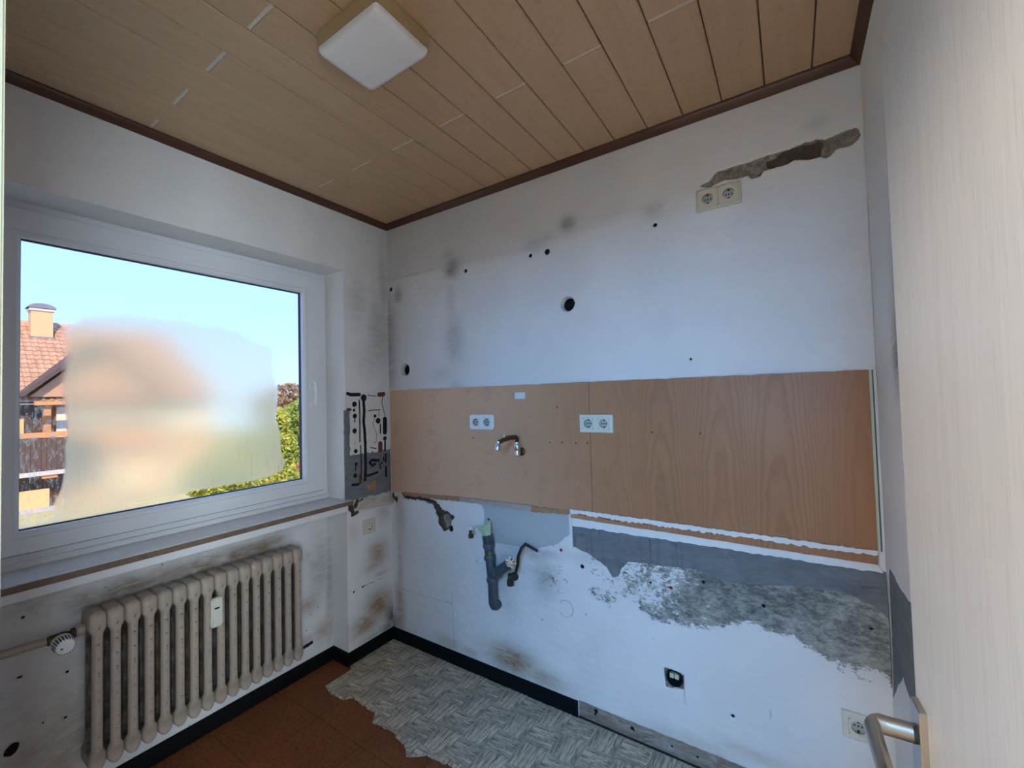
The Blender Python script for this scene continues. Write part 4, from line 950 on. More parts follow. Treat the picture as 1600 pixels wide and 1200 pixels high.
MB().tube([b1 - axu * 0.0, bs + dirb * 0.004, e1], rP, 20).build('branch_pipe', GREY_PIPE, wp, smooth=50)
collar(bs + dirb * 0.055, dirb)
MB().box(tuple(u1 + Vector((0.008, -0.028, 0.020))), tuple(u1 + Vector((0.026, -0.014, 0.042)))).build('green_sticker', plain('green_sticker', (0.06, 0.20, 0.02), 0.5), wp, bevel=0.003)
# stuffed openings
def crumple(name, label, cat, c, ax, r, hgt, mats, seed, flare=1.3, lobes=5):
    r_ = random.Random(seed); o = thing(name, label, cat, c); ax = Vector(ax).normalized(); a = ax.orthogonal().normalized(); b = ax.cross(a); n = 28; V = []; Fs = []; L = 8
    ph = r_.uniform(0, 6)
    for i in range(L):
        t = i / (L - 1); rad = r * (0.9 + (flare - 0.9) * t)
        for k_ in range(n):
            an = 2 * math.pi * k_ / n; w = rad * (1 + 0.17 * t * math.sin(lobes * an + ph + t * 1.5) + 0.07 * r_.uniform(-1, 1) * t)
            V.append(ax * (hgt * t * (1 + 0.12 * t * math.sin(2 * an + ph))) + (a * math.cos(an) + b * math.sin(an)) * w)
    for i in range(L - 1):
        for k_ in range(n): Fs.append((i*n+k_, i*n+(k_+1) % n, (i+1)*n+(k_+1) % n, (i+1)*n+k_))
    base = len(V)
    for i, (k2, dz) in enumerate([(0.75, -0.15), (0.45, -0.4), (0.2, -0.5)]):
        for k_ in range(n):
            p = V[(L-1)*n + k_]; V.append(Vector(p) * 1.0 * k2 + ax * hgt * (1 - k2) * 1.0 + ax * hgt * dz * (0.6 + 0.4 * r_.random()))
        o1 = (L-1)*n if i == 0 else base + (i-1)*n
        for k_ in range(n): Fs.append((o1+k_, o1+(k_+1) % n, base+i*n+(k_+1) % n, base+i*n+k_))
    Fs.append(tuple(base + 2*n + k_ for k_ in range(n))); Fs.append(tuple(range(n))[::-1])
    mi = [0 if (len(mats) == 1 or r_.random() < 0.75) else r_.randrange(1, len(mats)) for _ in Fs]
    me = bpy.data.meshes.new(name); me.from_pydata(V, [], Fs)
    for mt in mats: me.materials.append(mt)
    me.polygons.foreach_set('material_index', mi); link('film', me, o); return o
WL = Vector((wx, 0, wz))
crumple('plastic_bag', 'pale green plastic bag stuffed into the upright waste pipe', 'bag', WL + top_end - axu * 0.004, axu * 0.95 + Vector((-0.18, -0.12, 0)), 0.0235, 0.060, [GREEN_BAG, plain('print_on_film', (0.65, 0.72, 0.62), 0.4)], 4, 1.45, 4)
crumple('cloth_plug', 'crumpled printed bag, cream and pink, plugging the waste pipe branch', 'plug', WL + e1 - dirb * 0.004, dirb + Vector((0.15, -0.5, 0.2)), 0.021, 0.026, [plain('cream_film', (0.62, 0.55, 0.42), 0.5, var=0.3, scale=80), plain('pink_print', (0.50, 0.09, 0.12), 0.5, var=0.3), plain('dark_print', (0.07, 0.06, 0.05), 0.5)], 9, 1.15, 6)
# other stubs on the wall
def stub(name, label, cat, u, v, build):
    x_, z_ = bw(u, v); t = thing(name, label, cat, (x_, 0, z_)); build(t); return t
def s1(t):
    MB().lathe([(0.018, 0), (0.018, 0.006), (0.012, 0.010), (0.012, 0.028)], (0, 0, 0), (0, -1, 0)).build('stub_body', CREAM_PLASTIC, t, smooth=40)
    MB().lathe([(0.013, -0.030), (0.013, -0.012), (0.010, -0.008), (0.010, 0.014)], (-0.002, -0.026, 0), (0, 0, 1)).build('valve_end', RUST, t, smooth=40)
    MB().lathe([(0.011, 0), (0.012, 0.012), (0.008, 0.018)], (-0.002, -0.026, 0.012), (0, 0, 1)).build('valve_cap', WHITE_PLASTIC, t, smooth=40)
stub('angle_valve', 'small cream angle valve stub left of the plastic bag', 'valve', 741, 829, s1)
def s2(t): MB().lathe([(0.013, 0), (0.013, 0.008), (0.009, 0.014), (0.009, 0.03), (0.006, 0.034)], (0, 0, 0), (0, -1, 0)).build('capped_pipe', WHITE_PLASTIC, t, smooth=40)
stub('pipe_stub', 'short white capped pipe stub left of the upright waste pipe', 'pipe stub', 751, 877, s2)
def s3(t):
    MB().lathe([(0.020, 0), (0.020, 0.008), (0.013, 0.012), (0.013, 0.05)], (0, 0, 0), (0, -1, 0)).build('valve_body', RUST, t, smooth=40)
    MB().lathe([(0.017, -0.024), (0.017, 0.0), (0.011, 0.006), (0.011, 0.03)], (0, -0.045, -0.004), (0, 0, 1), 8).build('valve_nut', RUST, t, smooth=30)
stub('angle_valve', 'rusty brown angle valve on the wall behind the pipe branch', 'valve', 805, 900, s3)
x_, z_ = bw(840, 861)
cbl = thing('hose', 'short black hose curving out of the wall above the rusty valve', 'hose', (x_, 0, z_))
pts = [vpt(840, 861, 0.0), vpt(826, 853, -0.04), vpt(821, 850, -0.055), vpt(815, 856, -0.062), vpt(810, 868, -0.06), vpt(809, 882, -0.052), vpt(806, 894, -0.045)]
MB().tube([p + WL - Vector((x_, 0, z_)) for p in pts], [0.006, 0.0075, 0.008, 0.008, 0.008, 0.008, 0.007], 12).build('hose_tube', plain('black_hose', (0.018, 0.016, 0.016), 0.5), cbl, smooth=60)
def s4(t): MB().tube([(0, 0, 0), (0.004, -0.03, 0.004), (-0.012, -0.05, -0.004)], [0.010, 0.010, 0.006]).build('plug_body', plain('orange_brown_plug', (0.24, 0.085, 0.025), 0.5, var=0.3), t, smooth=50)
stub('pipe_plug', 'small orange-brown plug between the two arms of the waste pipe', 'plug', 788, 882, s4)

# ------------------------------------------------------------------ ceiling lamp
LX0, LX1, LY0, LY1 = 0.944, 1.206, -1.052, -0.860
lampo = thing('ceiling_lamp', 'square ceiling lamp with white opal glass in a wood-coloured base', 'lamp', ((LX0 + LX1) / 2, (LY0 + LY1) / 2, H))
lx = (LX1 - LX0) / 2; ly = (LY1 - LY0) / 2
MB().box((-lx, -ly, -0.050), (lx, ly, 0.0)).build('lamp_base', LAMP_BASE, lampo, bevel=0.004)
mb = MB(); prof = [(1.0, -0.050, 0.012), (1.0, -0.056, 0.013), (0.99, -0.062, 0.015), (0.965, -0.067, 0.018), (0.85, -0.070, 0.02), (0.45, -0.072, 0.02)]; V = []; n = 0
for k_, zz, r in prof:
    w, h_ = lx * k_, ly * k_ - (0.0 if k_ > .9 else 0.0); r = min(r, h_ * 0.9); row = []
    for qx, qz, a0 in ((w - r, h_ - r, 0), (-w + r, h_ - r, 90), (-w + r, -h_ + r, 180), (w - r, -h_ + r, 270)):
        for q in range(7): a = math.radians(a0 + 15 * q); row.append((qx + r * math.cos(a), qz + r * math.sin(a), zz))
    V += row; n = len(row)
mb.add(V, [(i*n+k_, i*n+(k_+1) % n, (i+1)*n+(k_+1) % n, (i+1)*n+k_) for i in range(len(prof)-1) for k_ in range(n)] + [tuple((len(prof)-1)*n + k_ for k_ in range(n)), tuple(range(n))])
mb.build('lamp_shade', OPAL, lampo, smooth=60)

# ------------------------------------------------------------------ radiator
RX0, RX1 = -0.105, 0.012; RZ0, RZ1 = 0.172, 0.718; RYR = -0.564; RYL = -1.332; NS = 16; PIT = (RYR - RYL) / NS
rad = thing('radiator', 'old grimy sixteen-section column radiator below the window', 'radiator', (0, 0, 0))
def section_mesh():
    nx, nz = 15, 64; D = RX1 - RX0; Hh = RZ1 - RZ0; hw = PIT / 2
    # parameter grid over the section's side outline, thickness w(x, z) on both sides of the weld seam
    us = np.array([0, .005, .012, .03, .055, .10, .16, .22, .27, .33, .5, .67, .73, .78, .84, .90, .945, .972, .988, .9955, 1.0])
    zs = np.concatenate([np.array([0, .006, .014, .024, .034, .045, .06, .075, .085, .092, .10, .11]), np.linspace(.13, .84, 12), np.array([.865, .88, .892, .902, .912, .925, .94, .955, .97, .982, .992, 1.0])])
    U, Z = np.meshgrid(us, zs, indexing='ij')
    tube = lambda c, r: np.sqrt(np.clip(1 - ((U - c) / r) ** 2, 0, 1))
    col_ = np.maximum(tube(.86, .15), tube(.14, .15)) * hw * 0.62
    zz = Z * Hh
    def sm(a, b, x): t = np.clip((x - a) / (b - a), 0, 1); return t * t * (3 - 2 * t)
    topb = sm(Hh - 0.080, Hh - 0.060, zz); botb = 1 - sm(0.054, 0.074, zz)
    hub = hw * 0.995 * np.sqrt(np.clip(1 - (np.abs(U - .5) / .5) ** 12, 0, 1))
    ez = np.clip(np.minimum((Hh - zz) / 0.016, 1), 0, 1); ezb = np.clip(zz / 0.030, 0, 1)
    cap = np.sqrt(np.clip(1 - (1 - ez) ** 2, 0, 1)); capb = np.sqrt(np.clip(1 - (1 - ezb) ** 1.6, 0, 1))
    b = np.maximum(topb, botb)
    w = (col_ * (1 - b) + hub * b) * cap * capb
    w = np.maximum(w, 0.0016)
    # outline: rounded top, pointed feet
    xx = RX0 + U * D; cut = np.where(zz > Hh - 0.035, (1 - np.sqrt(np.clip(1 - ((zz - Hh + 0.035) / 0.035) ** 2, 0, 1))), 0) * 0.030
    xx = np.where(U > .5, xx - cut * (U - .5) * 2, xx + cut * (.5 - U) * 2)
    foot = np.where(zz < 0.03, (1 - zz / 0.03), 0) * 0.0
    zo_ = RZ0 + zz + np.where(Z < 0.05, (0.05 - Z) / 0.05 * (np.abs(U - .86) - .05).clip(0, .4) * 0.045 * (U > .5), 0)
    w[0, :] = 0.0012; w[-1, :] = 0.0012; w[:, 0] = 0.0012; w[:, -1] = 0.0012
    na, nb = U.shape; V = np.concatenate([np.stack([xx, w, zo_], -1).reshape(-1, 3), np.stack([xx, -w, zo_], -1).reshape(-1, 3)])
    idx = np.arange(na * nb).reshape(na, nb); q = np.stack([idx[:-1, :-1], idx[1:, :-1], idx[1:, 1:], idx[:-1, 1:]], -1).reshape(-1, 4)
    off = na * nb; ring_ = np.concatenate([idx[:, 0], idx[-1, 1:], idx[-2::-1, -1], idx[0, -2:0:-1]])
    r2 = np.roll(ring_, -1); side = np.stack([ring_, ring_ + off, r2 + off, r2], -1)
    me = bpy.data.meshes.new('radiator_section'); me.from_pydata(V.tolist(), [], np.concatenate([q[:, ::-1], q + off, side]).tolist()); me.materials.append(RAD)
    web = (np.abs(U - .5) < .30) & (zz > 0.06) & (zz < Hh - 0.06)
    g = np.where(web, 0.9, 0.0) + 0.55 * np.exp(-((zz - Hh) / 0.012) ** 2) * 0.4 + 0.35 * np.exp(-((zz - 0.055) / 0.02) ** 2) + np.where(U < .5, 0.35, 0)  # grime along the top; web, back half and foot darker
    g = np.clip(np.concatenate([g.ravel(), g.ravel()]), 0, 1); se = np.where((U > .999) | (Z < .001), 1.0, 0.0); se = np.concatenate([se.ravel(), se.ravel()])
    me.attributes.new('grime_dark', 'FLOAT', 'POINT').data.foreach_set('value', g.astype(np.float32)); me.attributes.new('seam', 'FLOAT', 'POINT').data.foreach_set('value', se.astype(np.float32))
    bm = bmesh.new(); bm.from_mesh(me); bmesh.ops.recalc_face_normals(bm, faces=bm.faces); bm.to_mesh(me); bm.free()
    me.polygons.foreach_set('use_smooth', [True] * len(me.polygons)); me.set_sharp_from_angle(angle=math.radians(70)); return me
sec = section_mesh()
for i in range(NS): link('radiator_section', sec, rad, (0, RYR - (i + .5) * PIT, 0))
xc_ = (RX0 + RX1) / 2; zh = RZ1 - 0.062
MB().lathe([(0.020, 0), (0.022, 0.004), (0.022, 0.016), (0.016, 0.022)], (xc_, RYL - 0.001, zh), (0, -1, 0), 8).build('end_plug', RAD, rad, smooth=30)
MB().lathe([(0.010, 0), (0.010, 0.010), (0.006, 0.022)], (xc_, RYR + 0.0005, zh + 0.01), (0, 1, 0), 10).build('vent_screw', RUST, rad, smooth=30)
MB().tube([(xc_, RYL - 0.018, zh), (xc_, RYL - 0.046, zh - 0.001)], 0.012).lathe([(0.017, 0), (0.017, 0.012)], (xc_, RYL - 0.022, zh), (0, -1, 0), 6).build('valve_union', RUST, rad, smooth=30)
vy = RYL - 0.062
vb = MB().lathe([(0.013, -0.022), (0.016, -0.010), (0.016, 0.022), (0.012, 0.03)], (xc_, vy, zh), (0, -1, 0), 16).tube([(xc_, vy, zh), (xc_ + 0.032, vy, zh)], 0.014).build('valve_body', BRASS, rad, smooth=40)
# thermostat knob: grooved drum with a plain face, pointing into the room
mb = MB(); n = 40; prof = [(0.020, 0.0), (0.0265, 0.003), (0.0265, 0.012), (0.0265, 0.036), (0.0250, 0.042), (0.0, 0.043)]; V = []
for r, h_ in prof:
    for k_ in range(n):
        a = 2 * math.pi * k_ / n; rr = r * (0.86 if (k_ % 2 and 0.010 < h_ < 0.04) else 1.0); V.append((xc_ + 0.030 + h_ * 1.35, vy + rr * math.cos(a), zh - 0.004 + rr * math.sin(a)))
mb.add(V, [(i*n+k_, i*n+(k_+1) % n, (i+1)*n+(k_+1) % n, (i+1)*n+k_) for i in range(len(prof)-1) for k_ in range(n)] + [tuple(range(n))])
slots = MB()
for k_ in range(22):
    a = 2 * math.pi * k_ / 22
    slots.add([(xc_ + 0.030 + h_ * 1.35, vy + r * math.cos(a + d), zh - 0.004 + r * math.sin(a + d)) for h_, r in ((0.018, 0.0270), (0.0425, 0.0256)) for d in (-0.055, 0.055)] + [(xc_ + 0.030 + 0.0431 * 1.35, vy + 0.0215 * math.cos(a + d), zh - 0.004 + 0.0215 * math.sin(a + d)) for d in (-0.04, 0.04)], [(0, 1, 3, 2), (2, 3, 5, 4)])
sl = slots.build('grip_slots', DARK, vb, fix=False); sl['kind'] = 'stuff'
knob = mb.build('thermostat_knob', WHITE_PLASTIC, vb, smooth=25)
MB().lathe([(0.0035, 0), (0.0035, 0.0008)], (xc_ + 0.030 + 0.0575, vy - 0.009, zh - 0.008), (1, 0, 0), 10).build('pointer_dot', plain('grey_dot', (0.10, 0.12, 0.15), 0.5), vb)
MB().tube([(xc_, vy - 0.02, zh), (xc_ - 0.01, vy - 0.05, zh), (xc_ - 0.015, vy - 0.09, zh), (xc_ - 0.018, YL + 0.003, zh)], 0.013, 16).build('supply_pipe', PIPE_PAINT, rad, smooth=50)
my, mz = lw(338, 955, RX1 + 0.012)
mb = MB(); mb.box((RX1 - 0.004, my - 0.021, mz - 0.062), (RX1 + 0.022, my + 0.021, mz + 0.055)); hm = mb.build('heat_meter', IVORY_PLASTIC, rad, bevel=0.005)
MB().box((RX1 + 0.0215, my - 0.010, mz + 0.012), (RX1 + 0.0228, my + 0.008, mz + 0.019)).build('meter_window', DARK, hm)
for yy in (RYR - PIT * 2, RYL + PIT * 2):
    for zz in (RZ1 - 0.12, RZ0 + 0.15): MB().box((XN - 0.002, yy - 0.012, zz - 0.012), (RX0 + 0.012, yy + 0.012, zz + 0.012)).build('wall_bracket', RUST, rad)

# ------------------------------------------------------------------ outside: ground, neighbour's house, shrubs and trees
GZ = -3.3
def grass_mat():
    t = NT('autumn_lawn'); return t.done(t.mix(t.noise(1.2, 6), (0.36, 0.31, 0.10), (0.52, 0.42, 0.20)), 0.9)
structure(MB().box((-90, -60, GZ - 0.2), (-0.34, 70, GZ)).build('ground', grass_mat()))
structure(MB().box((-12.5, -40, GZ - 0.01), (-7.0, 60, GZ + 0.02)).build('street', plain('pale_paving', (0.46, 0.36, 0.24), 0.9, var=0.1, scale=3)))
structure(MB().box((-0.42, -3.8, GZ), (XO, 6, -0.1)).box((-0.42, 0.30, -0.1), (XO, 6, 5.0)).box((-0.42, -9, -0.1), (XO, -1.82, 5.0)).box((-0.42, -3.8, H + 0.1), (3.4, 6, 5.0)).build('wall_outside', plain('outside_render', (0.62, 0.58, 0.50), 0.9)))

HX = -28.0
def hp(u, v, x=HX): p = at(u, v, 0, x); return Vector(p)
STUCCO = plain('warm_ochre_render', (0.60, 0.30, 0.12), 0.9, var=0.1, scale=1.5)
PALE = plain('pale_render', (0.66, 0.44, 0.26), 0.9, var=0.08, scale=1.5)
DKWOOD = plain('dark_brown_boards', (0.075, 0.040, 0.024), 0.7, var=0.4, scale=4)
ORWOOD = plain('orange_stained_wood', (0.52, 0.22, 0.065), 0.6, var=0.2, scale=4)
WINW = plain('white_shutter', (0.74, 0.60, 0.42), 0.6, var=0.05)
LEAD = plain('grey_lead_sheet', (0.17, 0.16, 0.17), 0.6, var=0.3, scale=4)
def roof_tile_mat():
    t = NT('clay_roof_tile'); return t.done(t.mix(t.math('ADD', t.math('MULTIPLY', t.rand(), 0.6), t.math('MULTIPLY', t.noise(6, 4), 0.4)), (0.34, 0.165, 0.075), (0.52, 0.28, 0.15)), 0.8)
RT = roof_tile_mat()
house = thing('neighbour_house', 'tile-roofed house with brown balcony across the garden, seen through the window', 'house', (HX, 0, GZ))
ho = Vector((HX, 0, GZ))
def hb(name, mat, a, b, par=None): return MB().box(tuple(Vector(a) - ho), tuple(Vector(b) - ho)).build(name, mat, par or house)
yL = hp(20, 630).y - 6.5; yR = hp(338, 640).y; zE = hp(60, 628).z; zR = hp(70, 503).z
slope_d = 4.4
hb('house_wall', STUCCO, (HX - 0.25, yL, GZ), (HX - 8.5, yR - 0.4, zE - 0.1))
# roof: two slopes, right end clipped back to the ridge
ridge_x = HX - slope_d; eave_x = HX + 0.7; zr0 = zE; zr1 = hp(70, 503, ridge_x).z
ry1 = hp(255, 505, ridge_x).y
mb = MB(); T = 0.18
mb.add([Vector(p) - ho for p in [(eave_x, yL, zr0), (eave_x, yR, zr0), (ridge_x, ry1, zr1), (ridge_x, yL, zr1), (ridge_x - slope_d - 0.7, yL, zr0), (ridge_x - slope_d - 0.7, yR, zr0)]], [(0, 1, 2, 3), (3, 2, 5, 4), (1, 5, 2), (0, 3, 4), (0, 4, 5, 1)])
roof = mb.build('roof', RT, house)
# roof tiles, one by one where the glass is clear
rv = Vector((ridge_x - eave_x, 0, zr1 - zr0)); rl = rv.length; rv.normalize(); rn = Vector((-rv.z, 0, rv.x)); rn = rn if rn.z > 0 else -rn
TWd, TL = 0.27, 0.36
V = []; n = 6
prof = [(0.0, 0.010), (0.05, 0.045), (0.10, 0.055), (0.15, 0.040), (0.19, 0.012), (0.262, 0.010)]
for l_, lift in ((0, 0.035), (TL + 0.04, 0.0)):
    for a, h_ in prof: V.append(Vector((0, a, 0)) + rv * l_ + rn * (h_ + lift))
for a, h_ in prof: V.append(Vector((0, a, 0)) + rn * 0.0)
tm = bpy.data.meshes.new('roof_tile'); tm.from_pydata(V, [], [(i, i+1, n+i+1, n+i) for i in range(n-1)] + [(2*n+i, 2*n+i+1, i+1, i) for i in range(n-1)]); tm.materials.append(RT)
ty0 = hp(20, 560).y - 0.3; cnt = 0; rest = MB()
rows = int(rl / TL)
for j in range(rows):
    for i in range(0, 34):
        y_ = ty0 + i * TWd
        if y_ + TWd > ry1 + (yR - ry1) * (1 - j / rows) - 0.2: continue
        p = Vector((eave_x, y_, zr0)) + rv * (j * TL)
        if i < 15 and cnt < 295: link('roof_tile', tm, roof, p - ho); cnt += 1
        else: rest.add([p - ho + v for v in V], [(i_, i_+1, n+i_+1, n+i_) for i_ in range(n-1)] + [(2*n+i_, 2*n+i_+1, i_+1, i_) for i_ in range(n-1)])
rt_ = rest.build('roof_tiling', RT, roof, fix=False); rt_['kind'] = 'stuff'
# chimney with curved sheet cowl
lo_, hi_ = ridge_x, eave_x
for _ in range(40):
    cx = (lo_ + hi_) / 2; zr_ = zr0 + (zr1 - zr0) * (eave_x - cx) / (eave_x - ridge_x)
    if hp(66, 530, cx).z > zr_: lo_, hi_ = lo_, cx
    else: lo_, hi_ = cx, hi_
c0 = hp(48.5, 484, cx); c1 = hp(83, 528, cx)
ch = hb('chimney', plain('chimney_cladding', (0.62, 0.36, 0.16), 0.8, var=0.06, scale=2), (cx, c0.y, c1.z - 0.9), (cx - 0.75, c1.y, c0.z))
hb('chimney_flashing', LEAD, (cx + 0.03, c0.y - 0.08, c1.z - 0.22), (cx - 0.4, c1.y + 0.10, c1.z + 0.02), ch)
hb('chimney_cap', WINW, (cx + 0.06, c0.y - 0.06, c0.z), (cx - 0.8, c1.y + 0.08, c0.z + 0.10), ch)
mb = MB(); N = 12; Va = []
for xx in (cx + 0.05, cx - 0.8):
    for k_ in range(N + 1):
        a = math.pi * k_ / N; ym = (c0.y + c1.y) / 2; rw = (c1.y - c0.y) / 2 + 0.12; Va.append(Vector((xx, ym - rw * math.cos(a), c0.z + 0.14 + 0.26 * math.sin(a))) - ho)
mb.add(Va, [(k_, k_+1, N+2+k_, N+1+k_) for k_ in range(N)] + [tuple(range(N+1)), tuple(range(N+1, 2*N+2))]); mb.build('chimney_cowl', LEAD, ch)
# cross gable with dark rake, orange beam, recessed dark balcony, boards
gx = HX + 1.3
g0 = hp(36, 620, gx); g1 = hp(160, 536, gx); g2y = 2 * g1.y - g0.y
mb = MB()
def slab(a, b, th, x0, x1):
    d = (b - a).normalized(); nn = Vector((0, -d.z, d.y)) * th
    return [Vector((x, p.y, p.z)) + o - ho for x in (x0, x1) for p, o in ((a, Vector()), (b, Vector()), (b, nn), (a, nn))]
apex = Vector((gx, g1.y, g1.z)); rt2 = Vector((gx, g2y, g0.z))
bx_ = [(0,1,2,3),(4,7,6,5),(0,4,5,1),(1,5,6,2),(2,6,7,3),(3,7,4,0)]
mb.add(slab(g0, apex, 0.16, gx, gx - 5.0), bx_); mb.add(slab(apex, rt2, 0.16, gx, gx - 5.0), bx_); mb.build('gable_roof', DKWOOD, house)
mb = MB(); mb.add([Vector((x, p[0], p[1])) - ho for x in (gx - 0.5, gx - 4.0) for p in ((g0.y + 0.25, g0.z), (apex.y, apex.z - 0.12), (g2y - 0.25, g0.z))], [(0, 1, 2), (5, 4, 3), (0, 3, 4, 1), (1, 4, 5, 2), (2, 5, 3, 0)]); mb.build('gable_wall', RT, house)
bz0 = hp(60, 633, gx).z; bz1 = hp(60, 627, gx).z
hb('orange_beam', ORWOOD, (gx + 0.02, g0.y + 0.35, bz0), (gx - 0.25, g2y - 0.3, bz1))
rz0 = hp(60, 676, gx).z
rx = gx - 1.3
hb('balcony_back', DKWOOD, (rx, hp(20, 650, gx).y - 2, rz0 - 0.8), (rx - 0.2, hp(77, 650, rx).y, bz0))
hb('balcony_post', ORWOOD, (gx - 1.0, hp(76, 650, gx).y, rz0 - 0.6), (gx - 1.3, hp(88, 650, gx).y, bz0))
hb('balcony_post', plain('yellow_post', (0.62, 0.36, 0.11), 0.7), (gx - 0.1, hp(20, 650, gx).y - 0.6, rz0), (gx - 0.4, hp(38, 650, gx).y, hp(30, 655, gx).z))
win_a = hb('window', WINW, (rx + 0.02, hp(88, 650, rx).y, rz0 - 0.5), (rx - 0.1, hp(104, 650, rx).y, hp(90, 636, rx).z))
hb('upper_wall', STUCCO, (rx + 0.0, hp(104, 650, rx).y, rz0 - 0.9), (rx - 0.2, yR - 0.5, bz0))
for (u0, v0, u1_, v1_) in [(112,640,178,672),(188,640,228,671),(236,638,332,672),(165,733,222,762),(250,735,320,765)]:
    a = hp(u0, v0, rx + 0.05); b = hp(u1_, v1_, rx + 0.05); wn_ = hb('window', WINW, (rx + 0.05, a.y, b.z), (rx - 0.1, b.y, a.z))
    hb('pane', plain('window_reflection', (0.55, 0.55, 0.50), 0.2), (rx + 0.06, a.y + 0.15, b.z + 0.12), (rx + 0.055, (a.y + b.y) / 2 - 0.05, a.z - 0.12), wn_)
hb('rail', ORWOOD, (gx + 0.06, hp(20, 677, gx).y - 3, hp(60, 684, gx).z), (gx - 0.1, g2y, hp(60, 676, gx).z))
yb = hp(20, 677, gx).y - 0.3; k_ = 0
zb0 = hp(60, 737, gx).z; zb1 = hp(60, 685, gx).z; yb1 = hp(106, 700, gx).y
while yb < yb1:
    hb('balcony_board', DKWOOD, (gx + 0.02 + 0.01 * (k_ % 2), yb, zb0), (gx - 0.03, yb + 0.155, zb1)); yb += 0.165; k_ += 1
hb('balcony_boards', DKWOOD, (gx + 0.01, yb, zb0), (gx - 0.03, yb + 0.9, zb1))
hb('balcony_slab', plain('pale_slab', (0.48, 0.42, 0.36), 0.8), (gx + 0.05, hp(20, 740, gx).y - 2, hp(60, 744, gx).z), (rx - 0.2, hp(104, 740, gx).y, hp(60, 737, gx).z))
hb('orange_beam', ORWOOD, (gx - 0.02, hp(66, 745, gx).y, hp(70, 748, gx).z), (gx - 0.3, hp(90, 745, gx).y, hp(70, 740, gx).z))
hb('lower_back', DKWOOD, (rx + 0.3, yL, hp(60, 770, rx).z), (rx, hp(100, 750, rx).y, hp(60, 742, rx).z))
hb('lower_wall', PALE, (rx - 0.05, hp(96, 750, rx).y, GZ), (rx - 0.3, yR - 0.5, rz0 - 0.9))
hb('lower_boarding', plain('bright_orange_boarding', (0.72, 0.42, 0.16), 0.7, var=0.25, scale=3), (gx - 0.6, yL, hp(60, 797, gx).z), (gx - 0.8, hp(82, 780, gx).y, hp(60, 768, gx).z))  # boarding in a brighter orange than the beams
hb('plinth', plain('grey_plinth', (0.42, 0.38, 0.36), 0.9), (gx - 0.3, yL, GZ), (gx - 0.7, hp(92, 780, gx).y, hp(60, 797, gx).z))

def foliage(name, label, cat, base, blobs, colors, n, leaf, seed, trunk_r=0.08, group=None):
    """trunk with limbs, and a crown of many small leaves"""
    r = np.random.default_rng(seed); t = thing(name, label, cat, base, group)
    top = max(b[2] for b in blobs)
    mb = MB(); mb.tube([(0, 0, 0), (0.02, 0.01, top * 0.5), (0, 0, top)], [trunk_r, trunk_r * .8, trunk_r * .3], 8)
    for b in blobs: mb.tube([(0, 0, max(0.1, b[2] * 0.45)), (b[0] * .6, b[1] * .6, b[2] * .8), (b[0], b[1], b[2])], [trunk_r * .5, trunk_r * .35, trunk_r * .15], 6)
    mb.build('trunk', plain('bark', (0.08, 0.055, 0.035), 0.9), t)
    P_ = []
    wts = np.array([b[3] ** 2 for b in blobs]); wts = wts / wts.sum()
    for b, k2 in zip(blobs, (wts * n).astype(int)):
        d = r.normal(size=(k2, 3)); d /= np.linalg.norm(d, axis=1)[:, None]; rad = r.uniform(0.55, 1.05, (k2, 1)) ** 0.7
        P_.append(np.array(b[:3]) + d * rad * np.array([b[3], b[3], b[3] * (b[4] if len(b) > 4 else 1)]))
    P_ = np.concatenate(P_); P_ = P_[P_[:, 2] > 0.02]; k2 = len(P_)
    a = r.normal(size=(k2, 3)); a /= np.linalg.norm(a, axis=1)[:, None]; b = np.cross(a, r.normal(size=(k2, 3))); b /= np.linalg.norm(b, axis=1)[:, None]
    s = leaf * r.uniform(.6, 1.3, (k2, 1))
    V_ = np.stack([P_ - a * s, P_ + b * s * .55, P_ + a * s, P_ - b * s * .55], 1).reshape(-1, 3)
    me = bpy.data.meshes.new('foliage'); me.from_pydata(V_.tolist(), [], np.arange(4 * k2).reshape(-1, 4).tolist())
    m_ = NT('leaves_' + name); c = m_.mix(m_.ramp(m_.noise(2.0, 5, 0.7), 0.35, 0.65), colors[0], colors[1]); m_.done(c, 0.7)
    tr = m_.n('ShaderNodeBsdfTranslucent', Color=c).outputs[0]; mx = m_.n('ShaderNodeMixShader', i0=0.35, i1=m_.b.outputs[0], i2=tr); m_.t.links.new(mx.outputs[0], m_.o.inputs['Surface'])
    me.materials.append(m_.m); f = link('foliage', me, t); f['kind'] = 'stuff'; return t
def gp(u, v, x): p = at(u, v, 0, x); return p
p = gp(438, 700, -11); hh = gp(440, 640, -11)[2] - GZ
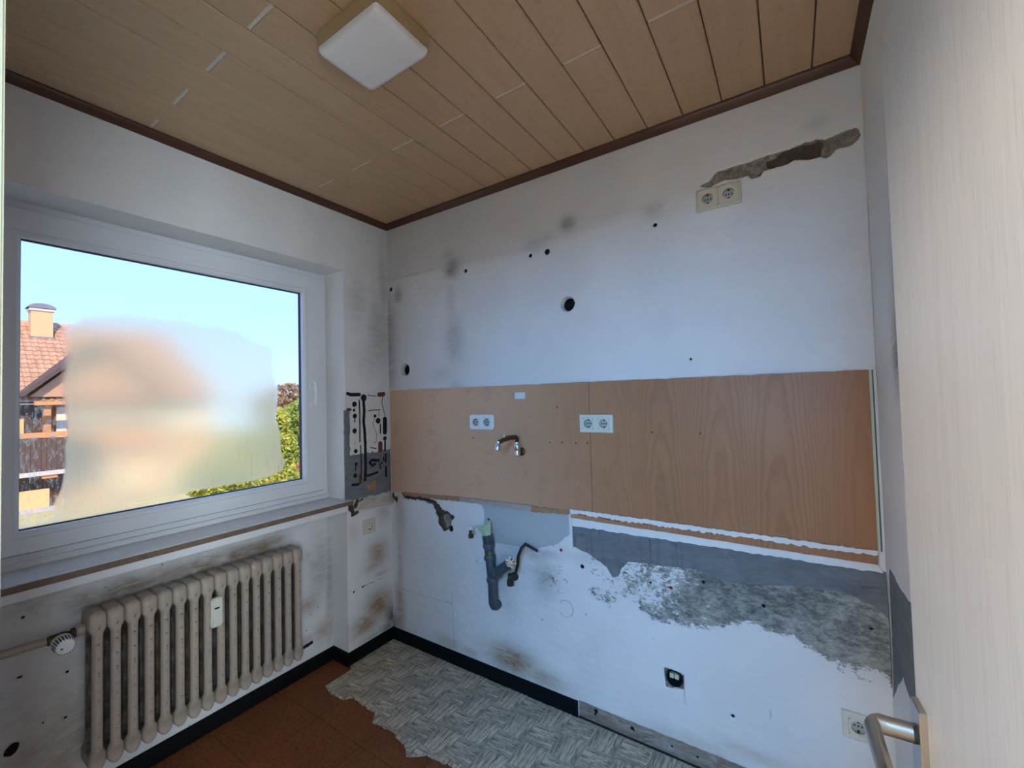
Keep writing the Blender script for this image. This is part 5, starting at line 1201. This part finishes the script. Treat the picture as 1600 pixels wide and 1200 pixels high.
foliage('columnar_shrub', 'yellow-green columnar shrub beside the right edge of the window pane', 'shrub', (-11, p[1] - 0.1, GZ), [(0, 0, hh * .25, .62, 1.3), (0, 0, hh * .5, .60, 1.3), (0, .05, hh * .75, .5, 1.2), (0, .05, hh * .92, .32, 1.1)], [(0.30, 0.33, 0.035), (0.62, 0.56, 0.08)], 9000, 0.075, 51)
p = gp(462, 660, -22); hh = gp(460, 632, -22)[2] - GZ
foliage('garden_tree', 'green-yellow bushy tree right behind the columnar shrub', 'tree', (-22, p[1] + 0.9, GZ), [(0, -.2, hh * .7, 1.7), (0, .6, hh * .55, 1.8), (0, .3, hh * .88, 1.2), (.1, 0, hh * .35, 1.6)], [(0.17, 0.27, 0.03), (0.42, 0.42, 0.06)], 9000, 0.14, 52)
p = gp(455, 710, -13); hh = gp(455, 680, -13)[2] - GZ
foliage('red_shrub', 'low red-orange autumn shrub under the bushy tree', 'shrub', (-12.5, p[1] + 0.35, GZ), [(0, 0, hh * .55, .7), (0, .3, hh * .8, .45)], [(0.42, 0.12, 0.05), (0.55, 0.26, 0.08)], 4000, 0.07, 53, 0.04)
p = gp(452, 625, -34); hh = gp(452, 606, -34)[2] - GZ
foliage('autumn_tree', 'distant orange and grey autumn tree above the bushy tree', 'tree', (-34, p[1], GZ), [(0, 0, hh * .8, 1.6), (0, -1.5, hh * .72, 1.5), (0, 1.4, hh * .75, 1.6), (0, 0, hh * .5, 2.0)], [(0.36, 0.24, 0.13), (0.52, 0.34, 0.16)], 6000, 0.2, 54, 0.2)
for q, (u, v, x, w) in enumerate([(395, 690, -16, 1.2), (352, 715, -19, 1.3)]):
    p = gp(u, v, x); hh = p[2] - GZ + 0.4
    foliage('garden_hedge', ['taller yellow-green hedge bush blurred behind the fogged glass', 'lower yellow-green hedge bush blurred behind the fogged glass, nearer the house'][q], 'shrub', (x, p[1], GZ), [(0, -.7, hh * .6, w * .7), (0, .6, hh * .65, w * .75), (0, 0, hh * .85, w * .6)], [(0.36, 0.40, 0.04), (0.66, 0.62, 0.09)], 7000, 0.10, 60 + q)
